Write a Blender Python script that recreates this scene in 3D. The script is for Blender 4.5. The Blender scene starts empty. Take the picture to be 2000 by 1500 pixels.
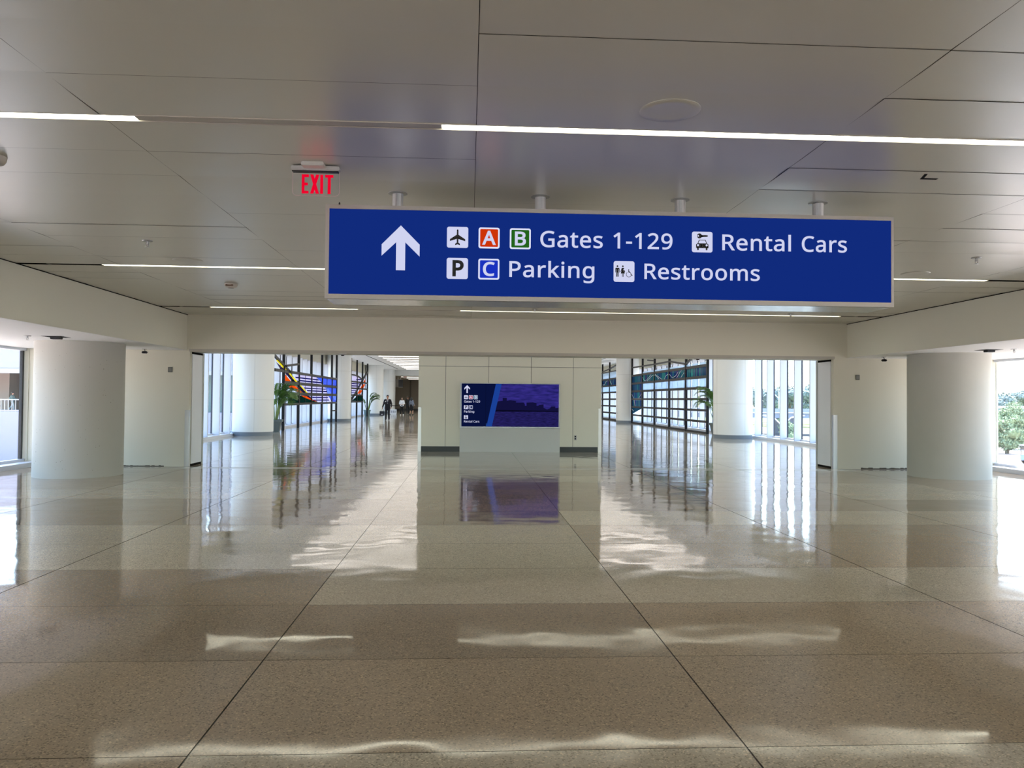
import bpy, bmesh, math, random
from mathutils import Vector, Matrix, noise
R = random.Random(7)
C = bpy.context.scene.collection
SC = bpy.context.scene
PI = math.pi

# ---------------------------------------------------------------- camera
YAW, PITCH, ROLL, FPX, EYE = 0.05518, 0.02037, 0.008705, 1508.3, 1.54
cam = bpy.data.cameras.new('camera')
cam.sensor_width = 36.0
cam.lens = 36.0 * FPX / 2000.0
cam.clip_start, cam.clip_end = 0.05, 2000
co = bpy.data.objects.new('camera', cam)
C.objects.link(co)
fw = Vector((math.sin(YAW) * math.cos(PITCH), math.cos(YAW) * math.cos(PITCH), math.sin(PITCH)))
rt = Vector((math.cos(YAW), -math.sin(YAW), 0))
up = rt.cross(fw)
r2 = rt * math.cos(ROLL) + up * math.sin(ROLL)
u2 = up * math.cos(ROLL) - rt * math.sin(ROLL)
co.matrix_world = Matrix(((r2.x, u2.x, -fw.x, 0), (r2.y, u2.y, -fw.y, 0), (r2.z, u2.z, -fw.z, EYE), (0, 0, 0, 1)))
SC.camera = co

# ---------------------------------------------------------------- sky, sun, exposure
SC.view_settings.view_transform = 'Standard'
SC.view_settings.look = 'None'
SC.view_settings.gamma = 1.0
SC.view_settings.use_curve_mapping = False
EXPO = 0.68
SC.view_settings.exposure = EXPO
SUN_EL, SUN_DIR = math.radians(64), Vector((0.55, 0.83, 0)).normalized()
w = bpy.data.worlds.new('world')
SC.world = w
w.use_nodes = True
nt = w.node_tree
bg = nt.nodes['Background']
sky = nt.nodes.new('ShaderNodeTexSky')
sky.sky_type = 'NISHITA'
sky.sun_disc = False
sky.sun_elevation = SUN_EL
sky.sun_rotation = math.atan2(SUN_DIR.x, SUN_DIR.y)
sky.air_density, sky.dust_density, sky.ozone_density = 1.0, 2.5, 1.0
nt.links.new(sky.outputs['Color'], bg.inputs['Color'])
bg.inputs['Strength'].default_value = 1.0
sl = bpy.data.lights.new('sun', 'SUN')
sl.energy = 16.0
sl.angle = math.radians(0.6)
sl.color = (1.0, 0.95, 0.88)
so = bpy.data.objects.new('sun', sl)
C.objects.link(so)
sd = Vector((SUN_DIR.x * math.cos(SUN_EL), SUN_DIR.y * math.cos(SUN_EL), math.sin(SUN_EL)))
so.rotation_euler = sd.to_track_quat('Z', 'Y').to_euler()
so.location = sd * 60
STRIP_E, PANEL_E = 5.6, 2.2          # the linear ceiling lights and the corridor's light panels


# ---------------------------------------------------------------- materials
def lin(c):
    return tuple(((v / 255) / 12.92 if v / 255 <= 0.04045 else ((v / 255 + 0.055) / 1.055) ** 2.4) for v in c) + (1,)


MATS = {}


def mat(name, rgb, rough=0.5, metal=0.0, spec=0.5, bump=None, vary=None, coat=0.0, emit=None, trans=0.0):
    if name in MATS:
        return MATS[name]
    m = bpy.data.materials.new(name)
    m.use_nodes = True
    n = m.node_tree
    b = n.nodes['Principled BSDF']
    b.inputs['Base Color'].default_value = lin(rgb)
    b.inputs['Roughness'].default_value = rough
    b.inputs['Metallic'].default_value = metal
    b.inputs['Specular IOR Level'].default_value = spec
    b.inputs['Coat Weight'].default_value = coat
    b.inputs['Transmission Weight'].default_value = trans
    if emit:
        b.inputs['Emission Color'].default_value = lin(emit[0])
        b.inputs['Emission Strength'].default_value = emit[1]
    tc = n.nodes.new('ShaderNodeTexCoord')
    if vary:            # (scale, amount): the surface's own mottling
        nz = n.nodes.new('ShaderNodeTexNoise')
        nz.inputs['Scale'].default_value = vary[0]
        nz.inputs['Detail'].default_value = 4
        n.links.new(tc.outputs['Object'], nz.inputs['Vector'])
        mr = n.nodes.new('ShaderNodeMapRange')
        mr.inputs['From Min'].default_value, mr.inputs['From Max'].default_value = 0.25, 0.75
        mr.inputs['To Min'].default_value, mr.inputs['To Max'].default_value = 1 - vary[1], 1 + vary[1]
        n.links.new(nz.outputs['Fac'], mr.inputs['Value'])
        mx = n.nodes.new('ShaderNodeVectorMath')
        mx.operation = 'SCALE'
        mx.inputs[0].default_value = lin(rgb)[:3]
        n.links.new(mr.outputs['Result'], mx.inputs['Scale'])
        n.links.new(mx.outputs['Vector'], b.inputs['Base Color'])
    if bump:            # (scale, strength, distance)
        nz = n.nodes.new('ShaderNodeTexNoise')
        nz.inputs['Scale'].default_value = bump[0]
        nz.inputs['Detail'].default_value = 3
        n.links.new(tc.outputs['Object'], nz.inputs['Vector'])
        bp = n.nodes.new('ShaderNodeBump')
        bp.inputs['Strength'].default_value = bump[1]
        bp.inputs['Distance'].default_value = bump[2]
        n.links.new(nz.outputs['Fac'], bp.inputs['Height'])
        n.links.new(bp.outputs['Normal'], b.inputs['Normal'])
    MATS[name] = m
    return m


def glow(name, rgb, strength=1.0):
    if name in MATS:
        return MATS[name]
    m = bpy.data.materials.new(name)
    m.use_nodes = True
    n = m.node_tree
    n.nodes.remove(n.nodes['Principled BSDF'])
    e = n.nodes.new('ShaderNodeEmission')
    e.inputs['Color'].default_value = lin(rgb)
    e.inputs['Strength'].default_value = strength * (0.6242 if strength == 1.0 else 1.0)   # signs and screens: a steady modest glow
    n.links.new(e.outputs['Emission'], n.nodes['Material Output'].inputs['Surface'])
    MATS[name] = m
    return m


def glass(name, tint, gloss=0.06, translucent=None):
    """clear or coloured pane: tinted see-through, a little mirror, for stained glass some scattering"""
    if name in MATS:
        return MATS[name]
    m = bpy.data.materials.new(name)
    m.use_nodes = True
    n = m.node_tree
    n.nodes.remove(n.nodes['Principled BSDF'])
    out = n.nodes['Material Output']
    t = n.nodes.new('ShaderNodeBsdfTransparent')
    t.inputs['Color'].default_value = tuple(v ** 0.5 for v in lin(tint)) if translucent else lin(tint)   # stained panes: two faces share the tint
    cur = t.outputs['BSDF']
    if translucent:
        tl = n.nodes.new('ShaderNodeBsdfTranslucent')
        tl.inputs['Color'].default_value = lin(translucent[0])
        df = n.nodes.new('ShaderNodeBsdfDiffuse')
        df.inputs['Color'].default_value = lin(translucent[0])
        m0 = n.nodes.new('ShaderNodeMixShader')
        m0.inputs['Fac'].default_value = 0.35
        n.links.new(tl.outputs['BSDF'], m0.inputs[1])
        n.links.new(df.outputs['BSDF'], m0.inputs[2])
        mx = n.nodes.new('ShaderNodeMixShader')
        mx.inputs['Fac'].default_value = translucent[1]
        n.links.new(cur, mx.inputs[1])
        n.links.new(m0.outputs['Shader'], mx.inputs[2])
        cur = mx.outputs['Shader']
    g = n.nodes.new('ShaderNodeBsdfGlossy')
    g.inputs['Roughness'].default_value = 0.01
    mx = n.nodes.new('ShaderNodeMixShader')
    mx.inputs['Fac'].default_value = gloss
    n.links.new(cur, mx.inputs[1])
    n.links.new(g.outputs['BSDF'], mx.inputs[2])
    n.links.new(mx.outputs['Shader'], out.inputs['Surface'])
    MATS[name] = m
    return m


WALL = mat('wall_paint', (213, 210, 192), 0.55, spec=0.3, bump=(60, 0.04, 0.01))
SOFFIT = mat('soffit_paint', (222, 224, 220), 0.6, spec=0.2)
BEAM = mat('beam_paint', (222, 221, 205), 0.6, spec=0.25)
PANELW = mat('wall_panel', (245, 241, 222), 0.4, spec=0.4)
WHITE = mat('white_enamel', (228, 230, 232), 0.35)
FIN = mat('fin_enamel', (212, 217, 227), 0.4)
COLM = mat('column_cladding', (226, 229, 228), 0.32, spec=0.4)
PLINTH = mat('grey_plinth', (112, 122, 132), 0.4)
BASEB = mat('dark_baseboard', (70, 74, 74), 0.45)
STEEL = mat('brushed_steel', (190, 190, 188), 0.28, metal=1.0)
STEELD = mat('dull_steel', (165, 165, 162), 0.35, metal=0.9)
ALU = mat('satin_aluminium', (196, 194, 190), 0.38, metal=0.75)
BLACK = mat('black_metal', (26, 26, 28), 0.45)
BRONZE = mat('dark_bronze', (26, 25, 26), 0.45, spec=0.3)
DARK = mat('dark_gap', (18, 17, 16), 0.9, spec=0.1)
FROST = mat('pale_plastic', (205, 204, 198), 0.45)
GREYP = mat('grey_plastic', (120, 120, 114), 0.5)
PANE = glass('clear_pane', (244, 247, 247), 0.05)
TINTED = glass('tinted_pane', (228, 236, 237), 0.05)
STRIP = glow('strip_diffuser', (252, 249, 226), STRIP_E)
STRIPOFF = mat('dark_diffuser', (172, 167, 156), 0.4)


# ---------------------------------------------------------------- mesh helpers
class MB:
    def __init__(s):
        s.v, s.f, s.m = [], [], []

    def add(s, vs, fs, k=0):
        o = len(s.v)
        s.v += [tuple(v) for v in vs]
        s.f += [tuple(i + o for i in f) for f in fs]
        s.m += [k] * len(fs)
        return s

    def box(s, x0, x1, y0, y1, z0, z1, k=0):
        vs = [(x, y, z) for z in (z0, z1) for y in (y0, y1) for x in (x0, x1)]
        return s.add(vs, [(0, 2, 3, 1), (4, 5, 7, 6), (0, 1, 5, 4), (2, 6, 7, 3), (0, 4, 6, 2), (1, 3, 7, 5)], k)

    def rbox(s, x0, x1, y0, y1, z0, z1, r=0.01, k=0):
        """box with its upright and level edges chamfered"""
        bm = bmesh.new()
        bmesh.ops.create_cube(bm, size=1)
        bmesh.ops.scale(bm, vec=(x1 - x0, y1 - y0, z1 - z0), verts=bm.verts)
        bmesh.ops.translate(bm, vec=((x0 + x1) / 2, (y0 + y1) / 2, (z0 + z1) / 2), verts=bm.verts)
        bmesh.ops.bevel(bm, geom=list(bm.edges), offset=r, segments=2, affect='EDGES')
        return s.bm(bm, k)

    def bm(s, bm, k=0):
        bm.verts.index_update()
        s.add([v.co[:] for v in bm.verts], [[v.index for v in f.verts] for f in bm.faces], k)
        bm.free()
        return s

    def lathe(s, prof, n=32, c=(0, 0, 0), k=0, ax='Z', caps=True):
        vs, fs = [], []
        for r, h in prof:
            for i in range(n):
                a = 2 * PI * i / n
                p = (r * math.cos(a), r * math.sin(a), h)
                if ax == 'Y':
                    p = (p[0], -p[2], p[1])
                if ax == 'X':
                    p = (p[2], p[0], p[1])
                vs.append((p[0] + c[0], p[1] + c[1], p[2] + c[2]))
        for j in range(len(prof) - 1):
            for i in range(n):
                a, b = j * n + i, j * n + (i + 1) % n
                fs.append((a, b, b + n, a + n))
        if caps:
            fs.append(tuple(reversed(range(n))))
            fs.append(tuple(range((len(prof) - 1) * n, len(prof) * n)))
        return s.add(vs, fs, k)

    def tube(s, pts, rad, n=8, k=0, flat=1.0):
        """round bar along a path, one radius per point"""
        pts = [Vector(p) for p in pts]
        if not isinstance(rad, (list, tuple)):
            rad = [rad] * len(pts)
        vs, fs = [], []
        ref = None
        for i, p in enumerate(pts):
            d = (pts[min(i + 1, len(pts) - 1)] - pts[max(i - 1, 0)]).normalized()
            if ref is None:
                ref = Vector((0, 0, 1)) if abs(d.z) < 0.9 else Vector((0, 1, 0))
            a = d.cross(ref).normalized()
            b = a.cross(d).normalized()
            ref = b
            for j in range(n):
                t = 2 * PI * j / n
                vs.append(p + a * math.cos(t) * rad[i] + b * math.sin(t) * rad[i] * flat)
        for i in range(len(pts) - 1):
            for j in range(n):
                x, y = i * n + j, i * n + (j + 1) % n
                fs.append((x, y, y + n, x + n))
        fs.append(tuple(reversed(range(n))))
        fs.append(tuple(range((len(pts) - 1) * n, len(pts) * n)))
        return s.add(vs, fs, k)

    def prism(s, pts, a0, a1, ax='Y', k=0):
        """flat outline (two coordinates) given thickness from a0 to a1 along an axis"""
        def P(p, a):
            return {'Y': (p[0], a, p[1]), 'X': (a, p[0], p[1]), 'Z': (p[0], p[1], a)}[ax]
        n = len(pts)
        vs = [P(p, a0) for p in pts] + [P(p, a1) for p in pts]
        fs = [tuple(range(n)), tuple(range(2 * n - 1, n - 1, -1))]
        fs += [(i, i + n, (i + 1) % n + n, (i + 1) % n) for i in range(n)]
        return s.add(vs, fs, k)

    def ball(s, c, r, k=0, sub=2):
        bm = bmesh.new()
        bmesh.ops.create_icosphere(bm, subdivisions=sub, radius=1)
        if not isinstance(r, (list, tuple)):
            r = (r, r, r)
        bmesh.ops.scale(bm, vec=r, verts=bm.verts)
        bmesh.ops.translate(bm, vec=c, verts=bm.verts)
        return s.bm(bm, k)

    def mesh(s, name, mats, smooth=False):
        me = bpy.data.meshes.new(name)
        me.from_pydata(s.v, [], s.f)
        for m in (mats if isinstance(mats, (list, tuple)) else [mats]):
            me.materials.append(m)
        me.polygons.foreach_set('material_index', s.m)
        bm = bmesh.new()
        bm.from_mesh(me)
        bmesh.ops.recalc_face_normals(bm, faces=bm.faces)
        bm.to_mesh(me)
        bm.free()
        if smooth:
            me.polygons.foreach_set('use_smooth', [True] * len(me.polygons))
            me.set_sharp_from_angle(angle=math.radians(40))
        me.update()
        return me

    def obj(s, name, mats, parent=None, smooth=False, label=None):
        o = bpy.data.objects.new(name, s.mesh(name, mats, smooth))
        C.objects.link(o)
        if parent:
            o.parent = parent
        if label:
            o['label'] = label
        return o


def tag(o, label, cat, group=None, kind=None):
    o['label'] = label
    o['category'] = cat
    if group:
        o['group'] = group
    if kind:
        o['kind'] = kind
    return o


def thing(name, label, cat, loc=(0, 0, 0), rz=0, group=None):
    o = bpy.data.objects.new(name, None)
    C.objects.link(o)
    o.location = loc
    o.rotation_euler = (0, 0, rz)
    return tag(o, label, cat, group)


def struct(o):
    o['kind'] = 'structure'
    return o


def copy_tree(o, parent=None, loc=None, label=None, rz=None):
    c = o.copy()
    C.objects.link(c)
    if parent:
        c.parent = parent
    if loc is not None:
        c.location = loc
    if rz is not None:
        c.rotation_euler = (0, 0, rz)
    if label:
        c['label'] = label
    for ch in list(o.children):
        copy_tree(ch, c)
    return c            # the copy carries copies of all its parts


CX = 1.25                      # the hall's long axis
H1, HS, H2 = 3.366, 2.58, 4.62  # front ceiling, side soffits, corridor ceiling
XL, XR = -9.75, 12.35          # the two glass walls
YB, YW0, YW1, YE = -15.0, 17.5, 18.35, 84.0   # back wall, cross wall front and back, far wall


# ---------------------------------------------------------------- floor
def floor_material():
    m = bpy.data.materials.new('terrazzo')
    m.use_nodes = True
    n = m.node_tree
    L = n.links
    b = n.nodes['Principled BSDF']
    at = n.nodes.new('ShaderNodeAttribute')
    at.attribute_name = 'tone'
    tc = n.nodes.new('ShaderNodeTexCoord')
    v = n.nodes.new('ShaderNodeTexVoronoi')
    v.inputs['Scale'].default_value = 130
    L.new(tc.outputs['Object'], v.inputs['Vector'])
    sep = n.nodes.new('ShaderNodeSeparateColor')
    L.new(v.outputs['Color'], sep.inputs['Color'])
    ramp = n.nodes.new('ShaderNodeValToRGB')
    cr = ramp.color_ramp
    cr.elements[0].position, cr.elements[0].color = 0.0, (0.5, 0.5, 0.5, 1)
    cr.elements[1].position, cr.elements[1].color = 1.0, (1.6, 1.55, 1.45, 1)
    for p, c in ((0.1, 0.6), (0.16, 0.95), (0.8, 1.0), (0.9, 1.2)):
        e = cr.elements.new(p)
        e.color = (c, c, c, 1)
    L.new(sep.outputs['Red'], ramp.inputs['Fac'])
    mx = n.nodes.new('ShaderNodeVectorMath')
    mx.operation = 'MULTIPLY'
    L.new(at.outputs['Color'], mx.inputs[0])
    L.new(ramp.outputs['Color'], mx.inputs[1])
    nz = n.nodes.new('ShaderNodeTexNoise')
    nz.inputs['Scale'].default_value = 0.9
    nz.inputs['Detail'].default_value = 5
    L.new(tc.outputs['Object'], nz.inputs['Vector'])
    mr = n.nodes.new('ShaderNodeMapRange')
    mr.inputs['To Min'].default_value, mr.inputs['To Max'].default_value = 0.86, 1.14
    L.new(nz.outputs['Fac'], mr.inputs['Value'])
    sc = n.nodes.new('ShaderNodeVectorMath')
    sc.operation = 'SCALE'
    L.new(mx.outputs['Vector'], sc.inputs[0])
    L.new(mr.outputs['Result'], sc.inputs['Scale'])
    L.new(sc.outputs['Vector'], b.inputs['Base Color'])
    # polish: nearly a mirror, scuffed in broad patches
    rr = n.nodes.new('ShaderNodeMapRange')
    rr.inputs['From Min'].default_value, rr.inputs['From Max'].default_value = 0.35, 0.7
    rr.inputs['To Min'].default_value, rr.inputs['To Max'].default_value = 0.045, 0.10
    L.new(nz.outputs['Fac'], rr.inputs['Value'])
    L.new(rr.outputs['Result'], b.inputs['Roughness'])
    b.inputs['Specular IOR Level'].default_value = 0.75
    # the ground slab is never quite flat
    w1 = n.nodes.new('ShaderNodeTexNoise')
    w1.inputs['Scale'].default_value = 1.9
    w1.inputs['Detail'].default_value = 1
    L.new(tc.outputs['Object'], w1.inputs['Vector'])
    bp = n.nodes.new('ShaderNodeBump')
    bp.inputs['Strength'].default_value = 1.0
    bp.inputs['Distance'].default_value = 0.0042
    L.new(w1.outputs['Fac'], bp.inputs['Height'])
    L.new(bp.outputs['Normal'], b.inputs['Normal'])
    return m


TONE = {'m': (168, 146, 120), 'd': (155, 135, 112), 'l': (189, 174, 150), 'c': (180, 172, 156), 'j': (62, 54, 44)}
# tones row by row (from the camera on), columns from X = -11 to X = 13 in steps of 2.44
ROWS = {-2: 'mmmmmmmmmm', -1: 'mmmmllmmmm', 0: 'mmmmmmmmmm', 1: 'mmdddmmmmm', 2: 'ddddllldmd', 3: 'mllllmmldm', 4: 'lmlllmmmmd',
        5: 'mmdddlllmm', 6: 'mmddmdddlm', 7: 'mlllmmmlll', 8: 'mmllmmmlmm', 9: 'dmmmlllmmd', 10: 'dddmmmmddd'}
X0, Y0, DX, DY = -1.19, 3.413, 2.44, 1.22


def build_floor():
    vs, fs, tone = [], [], []

    def quad(x0, x1, y0, y1, z, t):
        o = len(vs)
        vs.extend([(x0, y0, z), (x1, y0, z), (x1, y1, z), (x0, y1, z)])
        fs.append((o, o + 1, o + 2, o + 3))
        tone.append(t)
    g, gy = 0.0045, 0.0022
    quad(XL - 0.3, XR + 0.3, YB - 0.2, 106, -0.003, 'j')
    for j in range(-16, 85):
        ya, yb = Y0 + j * DY, Y0 + (j + 1) * DY
        if yb < YB or ya > 105:
            continue
        row = ROWS.get(j)
        for i in range(-4, 6):
            xa, xb = X0 + i * DX, X0 + (i + 1) * DX
            xa, xb = max(xa, XL - 0.3), min(xb, XR + 0.3)
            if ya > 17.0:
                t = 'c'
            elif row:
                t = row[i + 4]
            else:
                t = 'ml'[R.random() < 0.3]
            quad(xa + g, xb - g, ya + gy, min(yb, 105.5) - gy, 0.0, t)
    # slab below
    o = len(vs)
    b = MB().box(XL - 0.3, XR + 0.3, YB - 0.2, 106, -0.5, -0.02)
    vs.extend(b.v)
    for f in b.f:
        fs.append(tuple(k + o for k in f))
        tone.append('j')
    me = bpy.data.meshes.new('floor')
    me.from_pydata(vs, [], fs)
    ca = me.color_attributes.new('tone', 'FLOAT_COLOR', 'CORNER')
    for p, t in zip(me.polygons, tone):
        for li in p.loop_indices:
            ca.data[li].color = lin(TONE[t])
    me.materials.append(floor_material())
    o = bpy.data.objects.new('floor', me)
    C.objects.link(o)
    struct(o)


build_floor()
struct(MB().box(-9.4, 11.95, 17.05, 17.075, 0, 0.003).box(-9.4, 11.95, 17.33, 17.36, 0, 0.003).obj('trim_1', STEELD))


# ---------------------------------------------------------------- front ceiling: rows of satin metal panels, 2.44 x 0.61, light slots between
def build_ceiling():
    mm = mat('ceiling_panel', (208, 206, 195), 0.32, metal=0.35, spec=0.4)
    vs, fs = [], []
    xa0, xb0 = CX - 7.5, CX + 7.5
    slots = [5.16, 11.0, 15.92, -0.7, -6.5, -12.3]
    edges = sorted(set([-15.0 + 0.0] + slots + [17.5]))
    for a, b in zip(edges[:-1], edges[1:]):
        ya = a + (0.055 if a in slots else 0)
        yb = b - (0.055 if b in slots else 0)
        n = max(1, round((yb - ya) / 0.61))
        for k in range(n):
            y0, y1 = ya + (yb - ya) * k / n, ya + (yb - ya) * (k + 1) / n
            for i in range(-4, 5):
                x0, x1 = max(xa0, 0.03 + i * 2.44), min(xb0, 0.03 + (i + 1) * 2.44)
                if x1 - x0 < 0.02:
                    continue
                t = R.gauss(0, 0.0013)       # each panel hangs a hair out of level, and bows
                bow = 0.0015 + abs(R.gauss(0, 0.0012))
                o = len(vs)
                N = 6
                for q in range(N + 1):
                    u = q / N
                    y = y0 + 0.0008 + (y1 - y0 - 0.0016) * u
                    z = H1 + t * (u - 0.5) * 2 - bow * (1 - (2 * u - 1) ** 2)
                    vs.append((x0 + 0.002, y, z))
                    vs.append((x1 - 0.002, y, z))
                for q in range(N):
                    fs.append((o + 2 * q, o + 2 * q + 2, o + 2 * q + 3, o + 2 * q + 1))
    me = bpy.data.meshes.new('ceiling')
    me.from_pydata(vs, [], fs)
    nf = len(fs)
    me.materials.append(mm)
    me.polygons.foreach_set('use_smooth', [True] * nf)
    o = bpy.data.objects.new('ceiling', me)
    C.objects.link(o)
    struct(o)
    s = MB().box(xa0 - 0.02, xb0 + 0.02, YB, 17.5, H1 + 0.14, H1 + 0.5).obj('slab', mat('plenum_grey', (84, 80, 72), 0.9), o)


build_ceiling()

# side soffits with their fascias: the lower ceilings over the window aisles
for side, a, b in (('left', XL - 0.35, CX - 7.5), ('right', CX + 7.5, XR + 0.35)):
    f = MB().box(a, b, YB - 0.2, YW0, HS, 4.0)
    o = struct(f.obj('ceiling_' + side, BEAM))
    x0, x1 = (a, b - 0.004) if side == 'left' else (a + 0.004, b)
    MB().box(x0, x1, YB - 0.2, YW0 - 0.002, HS - 0.004, HS - 0.001).obj('soffit', SOFFIT, o)
    xe = b if side == 'left' else a
    xs = (xe, xe + 0.012) if side == 'left' else (xe - 0.012, xe)
    MB().box(xs[0], xs[1], YB, YW0, H1 - 0.013, H1 + 0.12).obj('shadow_gap', DARK, o)

# ---------------------------------------------------------------- the cross wall with its wide opening
OX0, OX1, OZ = -6.2, 8.45, 2.555
wb = MB()
wb.box(XL - 0.05, OX0, YW0, YW1, 0, 4.9)
wb.box(OX1, XR + 0.05, YW0, YW1, 0, 4.9)
wb.box(OX0, OX1, YW0, YW1, OZ, 4.9)
wb.box(CX - 7.5, CX + 7.5, 17.45, YW0 - 0.0005, OZ, 4.9)
wf = struct(wb.obj('wall_front', WALL))
lip = MB().box(OX0, OX1, 17.44, 17.452, OZ - 0.012, OZ + 0.05)
lip.obj('lintel_lip', mat('lip_metal', (176, 172, 160), 0.5), wf)
for xa, s in ((OX0, 1), (OX1, -1)):           # white closer panels let into the jambs, dark strips painted as shadow lines above and below
    x = (xa + 0.001, xa + 0.02) if s == 1 else (xa - 0.02, xa - 0.001)
    MB().box(x[0], x[1], 17.62, 18.28, 0.05, 2.5).obj('jamb_panel', WHITE, wf)
    x = (xa, xa + 0.012) if s == 1 else (xa - 0.012, xa)
    MB().box(x[0], x[1], 17.62, 18.28, 0.0, 0.05).box(x[0], x[1], 17.62, 18.28, 2.5, OZ - 0.01).obj('jamb_shadow_strip', DARK, wf)
    x = (xa, xa + 0.03) if s == 1 else (xa - 0.03, xa)
    MB().box(x[0], x[1], 18.28, 18.36, 0, OZ - 0.01).obj('jamb_edge', mat('jamb_grey', (176, 178, 172), 0.4), wf)

# ragged dark gap where the wall's base trim is missing
for nm, xa, xb in (('trim_2', -7.9, -6.75), ('trim_3', 9.1, 11.0)):
    t = MB()
    x = xa
    while x < xb:
        d = R.uniform(0.03, 0.12)
        t.box(x, x + d, YW0 - 0.004, YW0 + 0.01, 0, R.uniform(0.012, 0.034))
        x += d
    struct(t.obj(nm, mat('bare_base', (84, 78, 66), 0.9)))

# outer walls: base curbs, heads and the opaque parts
struct(MB().box(XL - 0.35, CX - 7.6, YB - 0.3, YB, -0.4, 4.2).box(CX + 7.6, XR + 0.35, YB - 0.3, YB, -0.4, 4.2).box(CX - 7.6, CX + 7.6, YB - 0.3, YB, H1, 4.2).obj('wall_back', WALL))
wbk = bpy.data.objects.new('window_5', None)  # unseen glass back wall, put in to light the hall from behind
C.objects.link(wbk)
struct(wbk)
MB().box(CX - 7.6, CX + 7.6, YB - 0.17, YB - 0.15, 0.05, H1).obj('glass_pane', PANE, wbk)
for k in range(6):
    MB().box(CX - 7.6 + 3.04 * k - 0.04, CX - 7.6 + 3.04 * k + 0.04, YB - 0.22, YB - 0.1, 0, H1).obj('mullion', ALU, wbk)
for side, xg, s in (('left', XL, 1), ('right', XR, -1)):
    xo = xg - 0.35 * s
    lo, hi = min(xo, xg + 0.1 * s), max(xo, xg + 0.1 * s)
    wl = MB()
    wl.box(min(xg - 0.05 * s, xg + 0.1 * s), max(xg - 0.05 * s, xg + 0.1 * s), YW0 - 0.02, YW1 + 0.05, 0, 4.9)
    wl.box(lo, hi, YW1, YE, 3.8, 5.0)
    struct(wl.obj('wall_' + side, WALL))
    ci = xg + 0.34 * s
    struct(MB().box(min(xg - 0.1 * s, ci), max(xg - 0.1 * s, ci), YB, YW0 - 0.02, 0, 0.1)
           .box(min(xg - 0.1 * s, ci), max(xg - 0.1 * s, ci), YW1 + 0.05, YE, 0, 0.1).obj('baseboard_' + side, FIN))


# ---------------------------------------------------------------- glass walls
WN = [0]


def glazing(xg, s, ya, yb, z1, step, first, fins=True):
    WN[0] += 1
    w = bpy.data.objects.new('window_%d' % WN[0], None)
    C.objects.link(w)
    struct(w)
    MB().box(xg - 0.012, xg + 0.012, ya, yb, 0.1, z1).obj('glass_pane', TINTED if fins else PANE, w)
    MB().box(xg - 0.05, xg + 0.05, ya, yb, 0.1, 0.16).box(xg - 0.05, xg + 0.05, ya, yb, z1 - 0.06, z1).obj('frame_rail', FIN, w)
    y = first
    mm = MB().box(xg - 0.045, xg + 0.045, -0.028, 0.028, 0.1, z1).mesh('mullion', mat('dark_mullion', (40, 44, 62), 0.4))
    if not fins:
        mm = MB().box(xg - 0.03, xg + 0.03, -0.03, 0.03, 0.1, z1).mesh('mullion', BLACK)
    fm = MB().rbox(min(xg + 0.02 * s, xg + 0.28 * s), max(xg + 0.02 * s, xg + 0.28 * s), -0.035, 0.035, 0.1, z1, 0.006).mesh('fin', FIN)
    while y < yb:
        if y > ya:
            for nm, me in (('mullion', mm), ('fin', fm)) if fins else (('mullion', mm),):
                o = bpy.data.objects.new(nm, me)
                C.objects.link(o)
                o.parent = w
                o.location = (0, y, 0)
        y += step


SP = 1.315
glazing(XL, 1, YW1 + 0.05, YE, 3.8, SP, 29.95 - 9 * SP)
glazing(XR, -1, YW1 + 0.05, YE, 3.8, SP, 26.8 - 6 * SP)
glazing(XL, 1, YB, YW0 - 0.02, HS, 3.0, 17.4 - 30, fins=False)
glazing(XR, -1, YB, YW0 - 0.02, HS, 3.0, 14.6 - 27, fins=False)

# ---------------------------------------------------------------- eaves: the roof reaches out past the glass and shades it
for side, xg, s in (('left', XL, -1), ('right', XR, 1)):
    e = MB()
    for d, ya, yb, z in ((0.98, YW1, YE + 0.4, 3.82), (0.5, YB - 0.3, YW1, HS + 0.02)):
        e.box(min(xg - 0.05 * s, xg + d * s), max(xg - 0.05 * s, xg + d * s), ya, yb, z, z + 0.3)
    struct(e.obj('eave_' + side, FIN))

# ---------------------------------------------------------------- corridor shell
cc = MB().box(XL - 0.3, XR + 0.3, YW1, YE + 0.3, H2, 5.1)
cco = struct(cc.obj('ceiling_corridor', mat('corridor_ceiling', (236, 238, 236), 0.5)))
MB().box(-7.42, -7.34, YW1, 80.0, H2 - 0.006, H2 - 0.001).box(9.84, 9.92, YW1, 80, H2 - 0.006, H2 - 0.001).obj('slot', DARK, cco)
wfar = MB().box(XL, -8.02, YE, YE + 0.4, 0, 5).box(10.1, XR, YE, YE + 0.4, 0, 5).box(-8.02, 10.1, YE, YE + 0.4, 4.03, 5)
struct(wfar.obj('wall_far', COLM))
HALL = mat('hall_wall', (150, 142, 128), 0.5)
hw = MB().box(-11.5, 10.4, 104, 104.3, 0, 4.3).box(-11.8, -11.5, YE + 0.4, 104, 0, 4.3).box(10.1, 10.4, YE + 0.4, 104, 0, 4.3)
hw.box(-11.5, XL, YE + 0.1, YE + 0.4, 0, 4.3)
hwo = struct(hw.obj('wall_hall', HALL))
MB().box(-7.95, -7.75, 103.85, 104, 0, 4.0).box(-5.2, -5.1, 103.9, 104, 0, 4.0).obj('panel_joint', mat('hall_trim', (110, 104, 94), 0.5), hwo)
struct(MB().box(-11.5, 10.1, 103.95, 104, 0, 0.22).obj('baseboard_hall', BASEB))
struct(MB().box(-11.8, 10.4, YE + 0.4, 104.3, 4.05, 4.3).obj('ceiling_hall', mat('hall_ceiling', (190, 186, 176), 0.6)))
struct(MB().box(-11.8, XL - 0.3, YE, 104.3, -0.3, 0).obj('floor_hall', mat('hall_floor', (150, 145, 135), 0.15)))

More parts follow.
